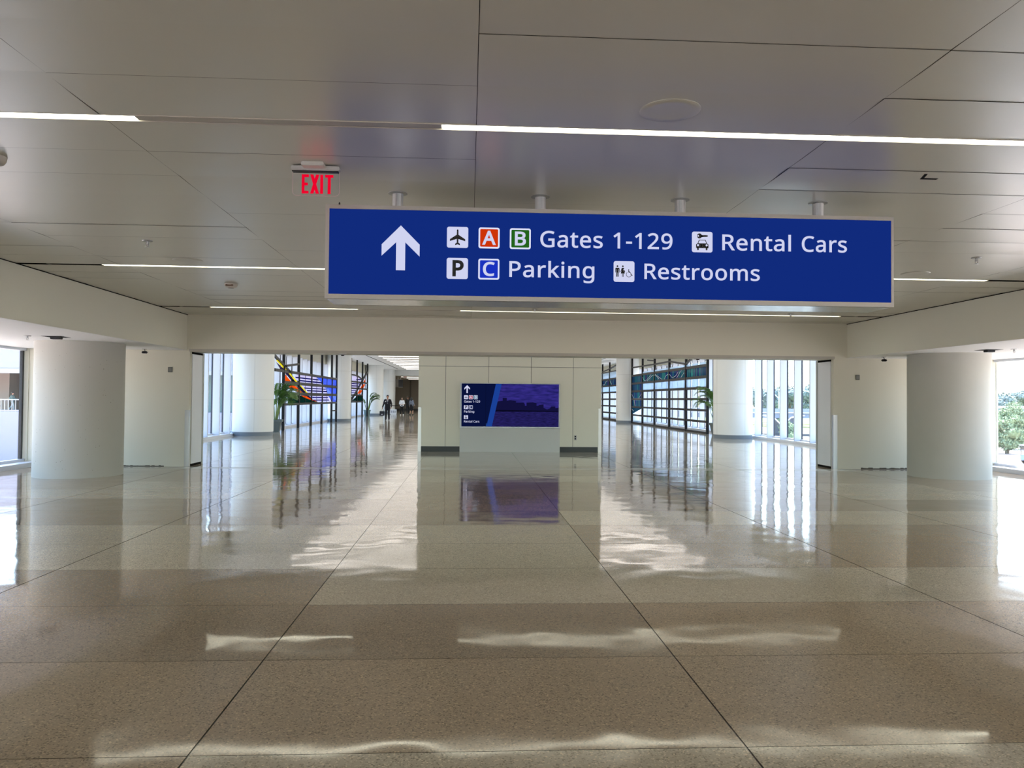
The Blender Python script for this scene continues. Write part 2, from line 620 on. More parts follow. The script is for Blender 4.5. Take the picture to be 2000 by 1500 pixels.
# ---------------------------------------------------------------- central partition with directory screen
PX0, PX1, PY0, PY1 = -1.49, 3.93, 22.8, 24.4
pw = MB().box(PX0, PX1, PY0 + 0.02, PY1, 0, H2)
xs = [PX0, -0.695, 0.57, 1.825, 3.08, PX1]
for a, b in zip(xs[:-1], xs[1:]):
    for z0, z1 in ((0.0, 2.51), (2.51, H2)):
        pw.rbox(a + 0.006, b - 0.006, PY0, PY0 + 0.03, z0 + 0.006, z1 - 0.006, 0.004)
pwo = struct(pw.obj('wall_centre', [PANELW]))
MB().box(PX0 + 0.01, PX1 - 0.01, PY0 + 0.008, PY0 + 0.022, 0, H2 - 0.01).obj('panel_joint', mat('joint_grey', (124, 120, 108), 0.8), pwo)
struct(MB().rbox(-1.40, -0.27, PY0 - 0.015, PY0, 0.0, 0.155, 0.003).obj('baseboard_left_centre', BASEB))
struct(MB().rbox(2.68, 3.82, PY0 - 0.015, PY0, 0.0, 0.155, 0.003).obj('baseboard_right_centre', BASEB))


def corner_guard(x, y, sx, h, label, z0=0.0):
    """steel angle hugging a wall corner; sx is the side the front leg runs to"""
    m = MB()
    m.rbox(min(x, x + 0.09 * sx), max(x, x + 0.09 * sx), y - 0.004, y, z0, h, 0.0015)
    m.rbox(min(x, x - 0.004 * sx), max(x, x - 0.004 * sx), y - 0.004, y + 0.09, z0, h, 0.0015)
    o = m.obj('corner_guard', STEEL)
    return tag(o, label, 'corner guard', 'steel corner guards')


corner_guard(PX0, PY0, 1, 1.3, 'steel corner guard on the left edge of the central partition wall')
corner_guard(PX1, PY0, -1, 1.3, 'steel corner guard on the right edge of the central partition wall')
corner_guard(OX0, YW0, -1, 1.25, 'steel corner guard on the wall end beside the pitted left column')
corner_guard(OX1, YW0, 1, 1.25, 'steel corner guard on the wall end beside the smooth right column')

# ---------------------------------------------------------------- writing
# outlines of a plain humanist sans, in thousandths: advance, corner points, triangles
GLYPHS = {
    '-': (258, '236,174 22,174 22,256 236,256', '1,3,2 1,0,3'),
    '1': (458, '295,583 295,-10 206,-10 206,400 206,411 206,422 206,431 206,440 206,448 207,455 207,463 207,470 208,477 208,484 209,492 208,474 220,485 214,480 202,470 197,465 190,459 183,454 176,447 107,391 57,454 223,583', '24,0,25 24,14,0 14,16,0 16,1,0 24,13,14 15,16,14 15,17,16 15,1,16 24,12,13 24,18,12 18,11,12 18,11,15 11,1,15 10,1,11 24,19,18 24,20,19 9,1,10 24,21,20 8,1,9 23,21,24 23,22,21 7,1,8 6,1,7 5,1,6 4,1,5 3,1,4 2,1,3'),
    '2': (458, '427,74 427,-10 28,-10 28,63 181,217 202,238 221,258 238,276 254,294 267,310 279,326 289,342 297,357 304,373 308,389 311,406 312,424 310,445 305,462 298,477 287,488 273,498 258,505 240,509 220,510 201,510 183,507 167,503 151,497 136,489 120,480 105,470 81,452 31,515 50,531 63,540 76,548 89,556 104,564 118,571 134,576 150,581 167,585 184,588 202,590 221,591 247,589 272,586 296,580 317,571 336,560 354,547 368,532 381,515 391,496 398,475 402,452 404,428 403,405 399,383 393,361 384,340 374,320 362,300 347,280 332,260 314,241 296,220 275,200 254,178 138,63 138,74', '44,46,45 43,46,44 43,47,46 42,47,43 42,48,47 41,48,42 40,48,41 40,49,48 39,49,40 39,50,49 38,50,39 37,50,38 37,51,50 36,51,37 35,51,36 35,52,51 34,52,35 34,53,52 33,53,34 33,24,53 24,23,53 23,54,53 32,31,33 31,30,33 30,29,33 29,28,33 28,27,33 27,26,33 26,25,33 25,24,33 22,54,23 21,54,22 20,54,21 20,55,54 19,55,20 18,55,19 18,56,55 17,56,18 17,57,56 16,57,17 16,58,57 15,58,16 14,58,15 14,59,58 13,59,14 13,60,59 12,60,13 12,61,60 11,61,12 10,61,11 10,62,61 9,62,10 9,63,62 8,63,9 8,64,63 7,64,8 7,65,64 6,65,7 6,66,65 5,66,6 5,67,66 4,67,5 4,68,67 3,68,4 3,69,68 3,71,69 71,70,69 3,0,71 3,1,0 2,1,3'),
    '9': (458, '412,442 418,417 423,389 426,360 427,328 427,303 425,278 423,254 420,229 416,205 411,181 404,158 396,135 386,114 375,93 362,74 347,56 331,40 312,25 291,12 268,2 243,-7 216,-13 186,-17 154,-18 145,-18 136,-18 126,-17 116,-16 105,-15 96,-13 87,-12 72,-8 72,74 92,68 100,66 108,64 117,62 126,61 135,60 144,60 152,60 178,61 202,64 222,70 241,77 257,87 271,98 284,110 295,124 304,140 313,156 319,175 325,194 329,215 332,237 334,258 335,271 346,271 342,266 335,256 326,248 317,239 306,231 295,225 282,219 269,213 255,209 239,206 222,205 204,204 180,205 156,209 134,216 113,226 95,238 78,253 64,269 52,289 42,310 35,334 31,360 30,387 32,417 36,445 44,471 54,495 67,517 83,536 101,552 122,566 144,577 169,585 195,589 223,591 244,590 264,586 284,581 303,574 321,565 338,553 354,540 369,524 382,507 393,487 403,466 272,500 261,505 249,508 237,510 223,511 201,509 182,504 164,494 149,481 136,465 127,444 122,418 120,388 121,363 126,342 134,323 144,308 158,296 175,287 195,281 220,279 237,280 253,283 268,288 281,294 294,302 305,310 314,320 322,330 328,341 332,352 335,363 336,375 335,387 334,399 332,411 328,423 324,435 319,447 314,458 307,468 300,478 291,486 282,493', '93,95,94 93,96,95 92,96,93 92,97,96 91,97,92 91,98,97 90,98,91 90,99,98 89,99,90 89,100,99 89,101,100 88,101,89 88,102,101 87,102,88 87,103,102 86,111,87 111,110,87 110,103,87 109,103,110 108,103,109 86,112,111 107,103,108 107,104,103 106,104,107 86,113,112 149,104,106 85,113,86 85,114,113 148,104,149 148,105,104 147,105,148 85,115,114 146,105,147 84,115,85 145,105,146 145,0,105 84,116,115 144,0,145 143,0,144 83,116,84 83,117,116 143,1,0 142,1,143 141,1,142 83,118,117 82,118,83 141,2,1 140,2,141 139,2,140 139,3,2 82,119,118 81,119,82 138,3,139 137,3,138 81,120,119 136,3,137 80,120,81 136,4,3 135,4,136 80,121,120 134,4,135 79,121,80 133,4,134 133,5,4 79,122,121 132,5,133 78,122,79 131,5,132 78,123,122 131,6,5 130,6,131 78,124,123 129,6,130 77,124,78 128,6,129 77,125,124 127,6,128 77,126,125 126,6,127 77,6,126 77,57,6 57,58,6 58,7,6 77,56,57 59,7,58 76,56,77 60,7,59 76,61,56 61,55,56 61,7,60 61,8,7 75,61,76 75,62,61 55,8,61 75,63,62 74,63,75 54,8,55 74,64,63 54,9,8 73,64,74 73,65,64 73,66,65 72,66,73 53,9,54 72,67,66 71,67,72 71,68,67 71,69,68 70,69,71 53,10,9 52,10,53 52,11,10 51,11,52 51,12,11 50,12,51 49,12,50 49,13,12 48,13,49 48,14,13 47,14,48 46,14,47 46,15,14 45,15,46 44,15,45 44,16,15 32,34,33 43,16,44 32,35,34 32,36,35 42,16,43 32,37,36 32,38,37 32,39,38 41,16,42 32,40,39 32,41,40 32,16,41 32,17,16 32,18,17 32,19,18 32,20,19 32,21,20 32,22,21 31,22,32 30,22,31 30,23,22 29,23,30 28,23,29 27,23,28 27,24,23 26,24,27 25,24,26'),
    'A': (512, '526,-10 430,-10 361,167 148,167 80,-10 -15,-10 217,585 296,585 332,251 273,411 271,415 270,420 267,427 265,435 262,443 259,452 256,461 254,470 251,478 249,486 247,492 256,464 263,490 261,482 258,474 256,465 254,457 252,449 250,442 247,435 245,428 243,422 241,417 240,411 180,251', '5,7,6 5,20,7 20,22,7 22,0,7 5,19,20 21,25,20 25,22,20 25,23,22 21,0,22 5,18,19 25,24,23 5,17,18 5,26,17 26,16,17 26,21,25 26,16,21 16,0,21 15,0,16 5,27,26 14,0,15 5,28,27 13,0,14 5,29,28 5,30,29 12,0,13 5,31,30 11,0,12 5,32,31 10,0,11 5,33,32 9,0,10 5,34,33 8,0,9 34,2,8 2,0,8 5,3,34 3,2,34 5,4,3 1,0,2'),
    'B': (521, '68,583 242,583 293,581 338,574 376,564 409,550 435,529 454,502 465,469 469,431 468,413 465,397 461,381 455,367 448,353 438,341 428,329 415,319 401,311 386,304 369,298 360,296 360,308 370,306 387,301 404,295 420,288 435,279 448,268 460,255 470,241 478,224 483,206 487,185 488,163 486,136 482,112 474,89 462,69 448,50 431,34 411,21 389,10 365,1 338,-5 310,-9 279,-10 68,-10 160,339 256,339 289,340 316,344 336,351 350,360 361,371 368,386 373,402 374,423 372,443 367,459 358,472 345,482 328,490 306,496 278,500 244,501 160,501 260,259 160,259 160,71 265,71 299,73 327,78 349,86 364,98 376,112 384,129 389,147 391,169 390,182 388,194 384,206 379,216 372,225 364,233 353,241 340,247 324,252 306,256 284,258', '47,66,0 66,1,0 66,2,1 66,3,2 66,4,3 66,5,4 66,6,5 66,7,6 66,65,7 65,64,7 64,63,7 63,8,7 47,48,66 62,8,63 61,8,62 60,8,61 59,8,60 59,9,8 58,9,59 57,9,58 57,10,9 56,10,57 56,11,10 55,11,56 55,12,11 54,12,55 54,13,12 53,13,54 53,14,13 52,14,53 52,15,14 51,15,52 50,15,51 50,16,15 49,16,50 47,68,48 68,49,48 68,16,49 68,22,16 22,17,16 22,18,17 22,19,18 68,21,22 23,19,22 24,19,23 20,24,19 20,25,24 21,25,20 68,25,21 68,26,25 68,27,26 68,28,27 68,67,28 67,29,28 47,69,68 89,29,67 88,29,89 87,29,88 87,30,29 86,30,87 85,30,86 85,31,30 84,31,85 83,31,84 82,31,83 82,32,31 81,32,82 80,32,81 80,33,32 79,33,80 79,34,33 78,34,79 77,34,78 77,35,34 76,35,77 76,36,35 75,36,76 74,36,75 74,37,36 73,37,74 73,38,37 72,38,73 71,38,72 70,38,71 47,70,69 47,38,70 47,39,38 47,40,39 47,41,40 47,42,41 47,43,42 47,44,43 47,45,44 47,46,45'),
    'C': (507, '391,498 375,502 359,505 341,507 323,507 302,506 282,503 262,499 244,492 228,484 212,474 198,463 186,449 174,434 164,418 156,400 148,380 143,359 138,336 136,312 135,286 136,253 140,222 147,194 156,168 168,144 182,124 199,106 218,92 240,80 265,72 292,67 323,65 341,66 358,67 375,69 392,72 408,75 425,79 441,83 470,91 470,8 446,0 430,-5 412,-9 395,-12 377,-15 357,-17 335,-18 312,-18 269,-16 229,-9 193,3 161,20 132,40 107,65 86,94 69,127 56,163 46,201 41,243 39,287 40,320 44,351 49,381 57,409 68,436 81,461 95,484 112,505 132,525 153,542 177,556 202,569 230,578 259,585 291,589 324,591 346,590 368,588 390,586 411,582 432,577 451,571 469,564 495,552 458,473 436,483 422,488 407,493', '76,78,77 76,79,78 75,79,76 75,80,79 75,81,80 74,81,75 74,82,81 73,82,74 73,83,82 73,84,83 72,84,73 72,85,84 71,85,72 71,1,85 1,0,85 0,89,85 89,88,85 88,87,85 87,86,85 70,3,71 3,2,71 2,1,71 69,4,70 4,3,70 69,5,4 69,6,5 68,6,69 68,7,6 68,8,7 68,9,8 68,10,9 67,10,68 67,11,10 67,12,11 66,12,67 66,13,12 65,13,66 65,14,13 65,15,14 64,15,65 64,16,15 63,16,64 63,17,16 63,18,17 62,18,63 62,19,18 61,19,62 61,20,19 60,20,61 60,21,20 60,22,21 59,22,60 59,23,22 58,23,59 58,24,23 58,25,24 57,25,58 57,26,25 56,26,57 56,27,26 56,28,27 55,28,56 55,29,28 39,41,40 38,41,39 55,30,29 37,41,38 36,41,37 55,31,30 35,41,36 34,41,35 55,32,31 33,41,34 32,41,33 55,41,32 54,41,55 53,41,54 52,41,53 52,42,41 51,42,52 51,43,42 51,44,43 50,44,51 50,45,44 50,46,45 50,47,46 49,47,50 49,48,47'),
    'G': (584, '316,228 316,312 534,312 534,14 504,5 480,-1 456,-7 432,-11 407,-14 381,-16 353,-18 323,-18 279,-16 239,-9 202,3 168,19 138,40 112,64 90,93 72,125 57,161 47,200 41,242 39,286 41,331 48,372 59,411 75,447 96,479 120,507 148,532 181,553 217,569 256,581 299,588 345,591 370,590 393,588 416,586 439,582 460,577 481,571 501,564 530,552 494,471 470,482 454,488 436,493 418,498 400,502 381,505 361,507 342,507 310,506 281,500 254,492 230,480 208,466 189,448 173,428 159,405 148,379 141,351 136,320 134,286 136,254 140,224 146,196 156,170 168,146 182,125 200,108 221,92 245,80 273,72 304,66 340,65 358,65 374,66 389,67 403,68 415,70 427,73 439,75 442,76 442,228', '34,36,35 34,37,36 34,38,37 33,38,34 33,39,38 33,40,39 32,40,33 32,41,40 32,42,41 31,42,32 31,43,42 30,43,31 30,50,43 50,49,43 49,48,43 48,47,43 47,46,43 46,45,43 45,44,43 29,52,30 52,51,30 51,50,30 28,53,29 53,52,29 28,54,53 28,55,54 28,56,55 28,57,56 27,57,28 27,58,57 27,59,58 26,59,27 26,60,59 25,60,26 25,61,60 25,62,61 24,62,25 24,63,62 23,63,24 23,64,63 0,2,1 0,85,2 85,3,2 22,64,23 22,65,64 22,66,65 21,66,22 84,3,85 21,67,66 20,67,21 20,68,67 20,69,68 19,69,20 19,70,69 19,71,70 18,71,19 18,72,71 17,72,18 17,73,72 17,74,73 83,3,84 82,3,83 81,3,82 17,75,74 80,3,81 79,3,80 78,3,79 17,76,75 77,3,78 76,3,77 17,3,76 16,3,17 15,3,16 14,3,15 14,4,3 14,5,4 13,5,14 13,6,5 13,7,6 12,7,13 12,8,7 12,9,8 11,9,12 11,10,9'),
    'P': (485, '68,583 230,583 283,580 329,571 368,557 399,536 424,510 441,479 451,444 454,404 454,386 451,368 447,350 442,333 435,316 426,300 415,285 401,271 386,258 369,247 349,237 327,228 303,222 276,217 247,214 216,213 160,213 160,-10 68,-10 328,476 310,486 286,494 257,499 223,501 160,501 160,295 208,295 233,295 256,298 277,301 295,306 311,312 324,320 335,329 344,339 351,352 356,366 359,382 360,401 358,425 352,445 342,462', '28,34,0 34,1,0 34,2,1 34,3,2 34,4,3 34,5,4 34,6,5 34,33,6 33,32,6 32,7,6 28,35,34 31,7,32 30,7,31 29,7,30 29,8,7 51,8,29 50,8,51 49,8,50 49,9,8 48,9,49 48,10,9 47,10,48 47,11,10 46,11,47 46,12,11 45,12,46 44,12,45 44,13,12 43,13,44 43,14,13 42,14,43 41,14,42 41,15,14 40,15,41 39,15,40 38,15,39 38,16,15 37,16,38 36,16,37 28,26,35 26,36,35 26,16,36 26,17,16 26,18,17 26,19,18 26,20,19 26,21,20 26,22,21 26,23,22 26,24,23 26,25,24 28,27,26'),
    'R': (499, '68,583 236,583 271,581 302,578 331,572 357,564 380,553 400,540 417,524 430,506 441,485 448,462 453,437 454,410 453,387 450,366 444,346 436,329 427,313 416,300 404,287 390,277 376,268 362,260 348,253 344,252 505,-10 397,-10 258,227 160,227 160,-10 68,-10 306,490 291,494 274,498 254,499 232,500 160,500 160,308 236,308 267,309 293,314 315,322 331,333 343,346 352,363 358,383 360,407 359,423 356,438 352,451 346,461 339,470 330,478 319,485', '31,37,0 37,1,0 37,2,1 37,3,2 37,4,3 37,5,4 37,6,5 37,7,6 37,8,7 37,9,8 37,36,9 36,35,9 35,10,9 31,38,37 34,10,35 33,10,34 32,10,33 54,10,32 54,11,10 53,11,54 52,11,53 51,11,52 51,12,11 50,12,51 49,12,50 48,12,49 48,13,12 47,13,48 47,14,13 46,14,47 46,15,14 45,15,46 45,16,15 44,16,45 43,16,44 43,17,16 42,17,43 42,18,17 41,18,42 40,18,41 40,19,18 39,19,40 31,29,38 29,39,38 29,19,39 29,20,19 29,21,20 29,22,21 29,23,22 29,24,23 29,25,24 29,28,25 28,26,25 31,30,29 27,26,28'),
    'a': (450, '148,436 168,441 189,444 210,446 231,447 269,445 302,438 331,426 354,410 372,388 385,361 392,329 395,293 395,-10 326,-10 312,51 321,51 315,43 305,33 295,23 285,14 274,6 262,0 250,-6 237,-10 222,-14 207,-16 190,-18 172,-18 153,-17 134,-14 116,-10 99,-4 83,5 69,15 57,28 46,42 38,59 32,77 28,98 27,120 30,152 41,181 58,206 82,227 112,243 149,255 193,263 242,267 306,269 306,284 305,308 301,327 294,342 286,352 275,360 262,365 246,369 227,370 211,370 196,368 181,365 166,361 151,356 137,350 123,344 101,334 71,405 95,417 111,424 129,430 305,200 252,198 216,195 186,190 163,183 147,174 135,163 127,151 122,136 120,119 121,104 125,91 130,82 138,74 148,67 160,63 173,60 188,59 213,61 235,66 255,75 272,87 287,102 297,121 303,144 305,172', '3,5,4 2,5,3 2,6,5 1,6,2 0,6,1 0,7,6 70,7,0 69,7,70 69,8,7 68,8,69 67,8,68 67,9,8 66,65,67 65,64,67 64,63,67 63,62,67 62,61,67 61,60,67 60,9,67 60,59,9 59,58,9 58,10,9 57,10,58 56,10,57 55,10,56 55,11,10 54,11,55 53,11,54 52,11,53 52,12,11 51,12,52 50,12,51 50,13,12 49,13,50 48,71,49 71,13,49 47,71,48 46,71,47 45,71,46 44,71,45 43,71,44 42,73,43 73,72,43 72,71,43 96,13,71 42,74,73 42,75,74 42,76,75 41,76,42 41,77,76 95,13,96 41,78,77 40,78,41 40,79,78 94,13,95 40,80,79 93,13,94 39,80,40 39,81,80 39,82,81 92,16,93 16,13,93 38,82,39 38,83,82 91,16,92 38,84,83 37,84,38 90,16,91 37,85,84 37,86,85 89,16,90 37,87,86 88,16,89 37,88,87 36,88,37 36,15,88 15,16,88 36,18,15 18,14,15 17,13,16 18,13,17 35,18,36 35,19,18 14,13,18 34,19,35 34,20,19 33,20,34 33,21,20 33,22,21 32,22,33 32,23,22 31,23,32 31,24,23 30,24,31 30,25,24 30,26,25 29,26,30 29,27,26 28,27,29'),
    'e': (452, '129,419 153,432 178,441 205,446 234,448 262,446 288,442 312,434 334,422 354,408 372,392 387,372 399,350 409,326 416,301 420,273 421,244 421,191 128,191 130,169 137,140 147,117 162,97 180,82 201,71 226,64 254,62 274,63 292,64 309,66 325,69 340,74 356,79 372,84 402,97 402,13 379,4 363,-2 346,-7 329,-11 312,-14 293,-16 273,-18 251,-18 220,-16 191,-12 164,-3 138,8 115,23 94,41 76,62 61,86 49,114 41,144 36,176 34,212 36,247 40,279 48,309 59,337 72,362 89,384 107,403 287,356 276,362 264,367 249,369 233,370 211,368 192,363 175,354 161,341 149,325 140,305 133,282 130,267 327,267 327,274 325,290 322,305 317,318 311,329 304,340 296,349', '3,5,4 3,6,5 2,6,3 2,7,6 1,7,2 1,8,7 0,8,1 0,9,8 62,9,0 62,10,9 61,10,62 61,11,10 60,67,61 67,11,61 67,66,11 66,12,11 60,68,67 65,12,66 60,69,68 64,12,65 60,70,69 63,12,64 59,70,60 83,12,63 59,71,70 83,13,12 82,13,83 59,72,71 81,13,82 58,72,59 80,13,81 80,14,13 58,73,72 79,14,80 57,73,58 57,74,73 78,14,79 78,15,14 77,15,78 57,75,74 56,75,57 76,15,77 76,16,15 56,76,75 56,16,76 55,16,56 55,17,16 54,18,55 18,17,55 54,19,18 53,19,54 53,20,19 52,20,53 52,21,20 52,22,21 51,22,52 51,23,22 33,35,34 50,23,51 32,35,33 50,24,23 31,35,32 30,35,31 50,25,24 29,35,30 28,35,29 50,26,25 27,35,28 26,35,27 50,35,26 49,35,50 48,35,49 47,35,48 47,36,35 46,36,47 46,37,36 46,38,37 45,38,46 45,39,38 45,40,39 44,40,45 44,41,40 44,42,41 43,42,44'),
    'g': (493, '221,447 242,446 263,443 283,438 301,430 319,421 335,409 350,394 359,382 351,382 361,439 434,439 434,-7 433,-37 429,-65 422,-91 412,-113 399,-134 384,-152 366,-167 345,-180 321,-190 295,-196 265,-200 233,-201 210,-201 187,-200 166,-198 145,-195 126,-191 107,-186 91,-180 69,-171 69,-85 98,-100 114,-105 132,-111 151,-116 171,-120 192,-123 214,-124 237,-125 262,-123 283,-118 301,-108 317,-95 329,-79 338,-60 344,-38 346,-13 346,4 346,9 346,17 347,24 347,32 347,41 348,48 348,54 346,48 359,48 350,36 335,21 320,9 303,0 284,-8 265,-13 244,-16 221,-17 180,-13 143,-1 111,18 84,45 62,79 47,119 38,163 35,214 38,264 47,308 62,348 84,383 111,411 143,431 179,443 230,370 214,368 200,365 186,360 174,352 164,343 155,331 146,316 138,300 134,282 129,261 127,238 126,213 128,177 133,145 142,119 153,97 169,80 186,68 207,61 232,59 247,59 261,61 274,63 285,66 295,71 304,76 312,83 319,91 327,99 332,109 336,120 340,133 343,147 345,162 347,179 347,197 347,214 346,241 344,266 340,287 335,306 327,322 319,334 309,345 297,354 284,361 268,365 250,368', '82,1,0 82,2,1 81,2,82 81,3,2 9,11,10 9,12,11 81,4,3 80,4,81 80,5,4 80,6,5 79,6,80 79,7,6 79,83,7 83,8,7 79,84,83 131,8,83 130,8,131 78,85,79 85,84,79 129,8,130 78,86,85 129,9,8 129,128,9 128,127,9 127,126,9 126,125,9 125,124,9 124,123,9 123,12,9 78,87,86 78,88,87 78,89,88 77,89,78 77,90,89 77,91,90 76,91,77 76,92,91 122,12,123 76,93,92 121,12,122 75,93,76 75,94,93 120,12,121 75,95,94 74,95,75 119,12,120 74,96,95 118,12,119 117,12,118 74,97,96 73,97,74 116,12,117 115,12,116 73,98,97 114,12,115 72,98,73 113,12,114 72,99,98 112,12,113 111,58,112 58,12,112 72,100,99 110,58,111 71,100,72 109,58,110 71,101,100 108,58,109 107,58,108 71,102,101 106,59,107 59,58,107 106,60,59 57,12,58 105,60,106 56,12,57 71,103,102 104,60,105 70,103,71 103,60,104 70,60,103 55,12,56 70,61,60 54,12,55 53,12,54 70,62,61 69,62,70 52,12,53 69,63,62 51,12,52 50,12,51 69,64,63 68,64,69 49,12,50 68,65,64 68,66,65 67,66,68 49,13,12 48,13,49 48,14,13 47,14,48 46,14,47 46,15,14 45,15,46 45,16,15 32,34,33 44,16,45 32,35,34 44,17,16 32,36,35 43,17,44 32,37,36 32,38,37 42,17,43 42,18,17 32,39,38 32,40,39 41,18,42 32,41,40 32,18,41 32,19,18 32,20,19 31,20,32 30,20,31 30,21,20 29,21,30 29,22,21 28,22,29 27,22,28 27,23,22 26,23,27 25,23,26 25,24,23'),
    'i': (207, '68,588 76,594 85,598 94,600 104,601 114,600 123,598 131,594 140,588 147,580 151,570 154,559 155,546 154,534 151,523 147,513 140,505 132,499 123,495 114,492 104,491 94,492 84,495 76,499 68,505 61,513 56,523 53,534 53,546 53,558 56,570 61,580 58,440 149,440 149,-10 58,-10', '35,33,32 35,34,33 3,5,4 2,5,3 2,6,5 1,6,2 1,7,6 0,7,1 0,8,7 0,9,8 31,9,0 31,10,9 30,10,31 30,11,10 29,11,30 29,12,11 28,12,29 27,12,28 27,13,12 26,13,27 26,14,13 25,14,26 25,15,14 24,15,25 24,16,15 23,16,24 23,17,16 23,18,17 22,18,23 22,19,18 21,19,22 21,20,19'),
    'k': (428, '148,619 148,291 148,284 148,276 147,267 147,257 146,247 146,237 145,229 145,231 133,231 136,235 140,240 145,246 149,252 154,258 159,264 164,271 169,277 174,282 178,287 182,291 322,440 432,440 248,245 441,-10 331,-10 185,186 148,153 148,-10 58,-10 58,619', '30,0,31 30,1,0 21,23,22 21,24,23 20,24,21 30,2,1 19,24,20 30,10,2 10,3,2 18,24,19 17,24,18 10,4,3 16,24,17 10,5,4 15,24,16 14,24,15 10,11,5 11,12,5 12,13,5 13,6,5 13,6,14 6,24,14 7,24,6 7,25,24 8,25,7 10,8,9 30,8,10 30,28,8 28,27,8 27,25,8 26,25,27 30,29,28'),
    'l': (207, '149,619 149,-10 58,-10 58,619', '2,0,3 2,1,0'),
    'm': (750, '456,429 476,437 497,443 518,447 540,448 575,445 607,438 634,425 656,408 673,384 685,355 693,320 695,280 695,-10 605,-10 605,276 604,299 600,318 594,334 586,346 576,356 563,363 547,367 528,368 500,366 478,360 460,350 446,336 436,318 428,296 423,269 421,237 421,-10 332,-10 332,276 331,292 329,306 327,318 323,329 318,339 312,347 306,353 298,359 289,363 279,366 267,368 253,368 234,367 217,364 203,359 191,352 181,343 172,333 165,320 159,305 155,288 151,268 149,247 149,223 149,-10 58,-10 58,440 133,440 144,381 134,381 139,388 147,399 157,408 167,417 178,424 189,430 201,436 214,440 226,444 240,446 253,447 266,448 291,447 314,443 335,437 354,429 371,418 386,404 398,388 404,376 396,376 406,389 421,405 437,419', '3,5,4 75,77,76 74,77,75 74,78,77 2,5,3 73,78,74 2,6,5 72,78,73 72,79,78 1,6,2 71,79,72 60,62,61 60,64,62 64,65,62 65,63,62 1,7,6 0,7,1 71,80,79 70,80,71 69,80,70 88,7,0 69,81,80 88,8,7 68,81,69 87,8,88 68,82,81 67,82,68 66,82,67 87,9,8 86,9,87 66,83,82 65,83,66 85,9,86 65,84,83 63,84,65 85,23,9 23,22,9 22,10,9 60,63,64 60,54,63 54,53,63 53,52,63 52,51,63 51,50,63 50,49,63 49,48,63 48,47,63 47,46,63 46,85,63 85,84,63 46,23,85 45,23,46 45,24,23 44,24,45 21,10,22 44,25,24 43,25,44 42,25,43 20,10,21 42,26,25 41,26,42 19,10,20 19,11,10 40,26,41 40,27,26 39,27,40 18,11,19 38,27,39 38,28,27 17,11,18 37,28,38 17,12,11 36,28,37 16,12,17 36,29,28 35,29,36 60,55,54 15,12,16 35,30,29 34,30,35 60,56,55 15,13,12 33,30,34 14,13,15 33,31,30 60,57,56 60,58,57 33,32,31 60,59,58'),
    'n': (495, '219,440 233,444 247,446 261,447 275,448 313,445 346,438 374,426 398,408 417,384 430,355 438,320 441,280 441,-10 351,-10 351,275 349,298 345,318 339,334 330,346 319,356 304,363 286,367 265,368 233,366 208,359 189,348 174,333 163,312 155,287 150,257 149,223 149,-10 58,-10 58,440 133,440 144,381 134,381 139,388 148,399 159,408 169,417 181,424 193,431 206,436', '3,5,4 2,5,3 1,5,2 1,6,5 0,6,1 44,6,0 33,35,34 33,37,35 37,38,35 38,36,35 44,7,6 43,7,44 42,7,43 42,8,7 41,8,42 40,8,41 39,8,40 39,9,8 38,9,39 36,9,38 36,10,9 33,36,37 33,28,36 28,27,36 27,26,36 26,25,36 25,24,36 24,23,36 23,22,36 22,10,36 21,10,22 20,10,21 19,10,20 19,11,10 18,11,19 17,11,18 17,12,11 16,12,17 33,29,28 15,12,16 33,30,29 15,13,12 14,13,15 33,31,30 33,32,31'),
    'o': (485, '426,341 437,314 445,284 450,251 452,216 451,189 448,164 444,140 437,117 429,97 419,78 408,60 395,44 381,29 365,17 347,6 328,-2 308,-9 287,-14 265,-17 241,-18 220,-17 199,-14 178,-9 159,-2 141,6 123,17 107,29 93,44 80,60 68,77 58,97 50,117 43,140 38,164 35,189 34,216 36,251 40,284 48,314 59,341 73,365 90,387 110,405 132,420 157,433 184,441 213,446 244,448 273,446 301,441 327,432 352,420 374,405 394,387 411,365 155,329 143,307 134,281 129,251 127,216 128,192 130,170 134,150 140,131 147,115 155,101 166,89 177,79 191,71 206,65 224,62 243,61 262,62 280,65 295,71 309,79 320,89 331,101 339,115 346,131 352,150 356,170 358,192 359,216 358,240 356,262 352,282 346,300 339,315 330,329 320,341 308,351 295,358 280,364 262,367 242,368 214,366 190,359 170,346', '47,49,48 46,49,47 46,50,49 45,50,46 45,51,50 44,51,45 44,52,51 43,52,44 43,53,52 43,54,53 42,54,43 42,55,54 41,96,42 96,55,42 41,97,96 95,55,96 94,55,95 41,98,97 94,0,55 40,98,41 93,0,94 40,99,98 92,0,93 91,0,92 40,56,99 91,1,0 90,1,91 39,56,40 39,57,56 89,1,90 88,1,89 88,2,1 38,57,39 38,58,57 87,2,88 87,3,2 37,58,38 86,3,87 37,59,58 85,3,86 85,4,3 36,59,37 36,60,59 84,4,85 84,5,4 35,60,36 83,5,84 35,61,60 82,5,83 35,62,61 82,6,5 34,62,35 34,63,62 81,6,82 81,7,6 33,63,34 33,64,63 80,7,81 80,8,7 32,64,33 32,65,64 79,8,80 79,9,8 31,65,32 31,66,65 78,9,79 31,67,66 77,9,78 77,10,9 30,67,31 30,68,67 76,10,77 30,69,68 75,10,76 75,11,10 29,69,30 29,70,69 74,11,75 29,71,70 73,11,74 29,72,71 72,11,73 29,11,72 29,12,11 28,12,29 28,13,12 27,13,28 26,13,27 26,14,13 25,14,26 25,15,14 24,15,25 24,16,15 23,16,24 23,17,16 22,17,23 22,18,17 21,18,22 21,19,18 20,19,21'),
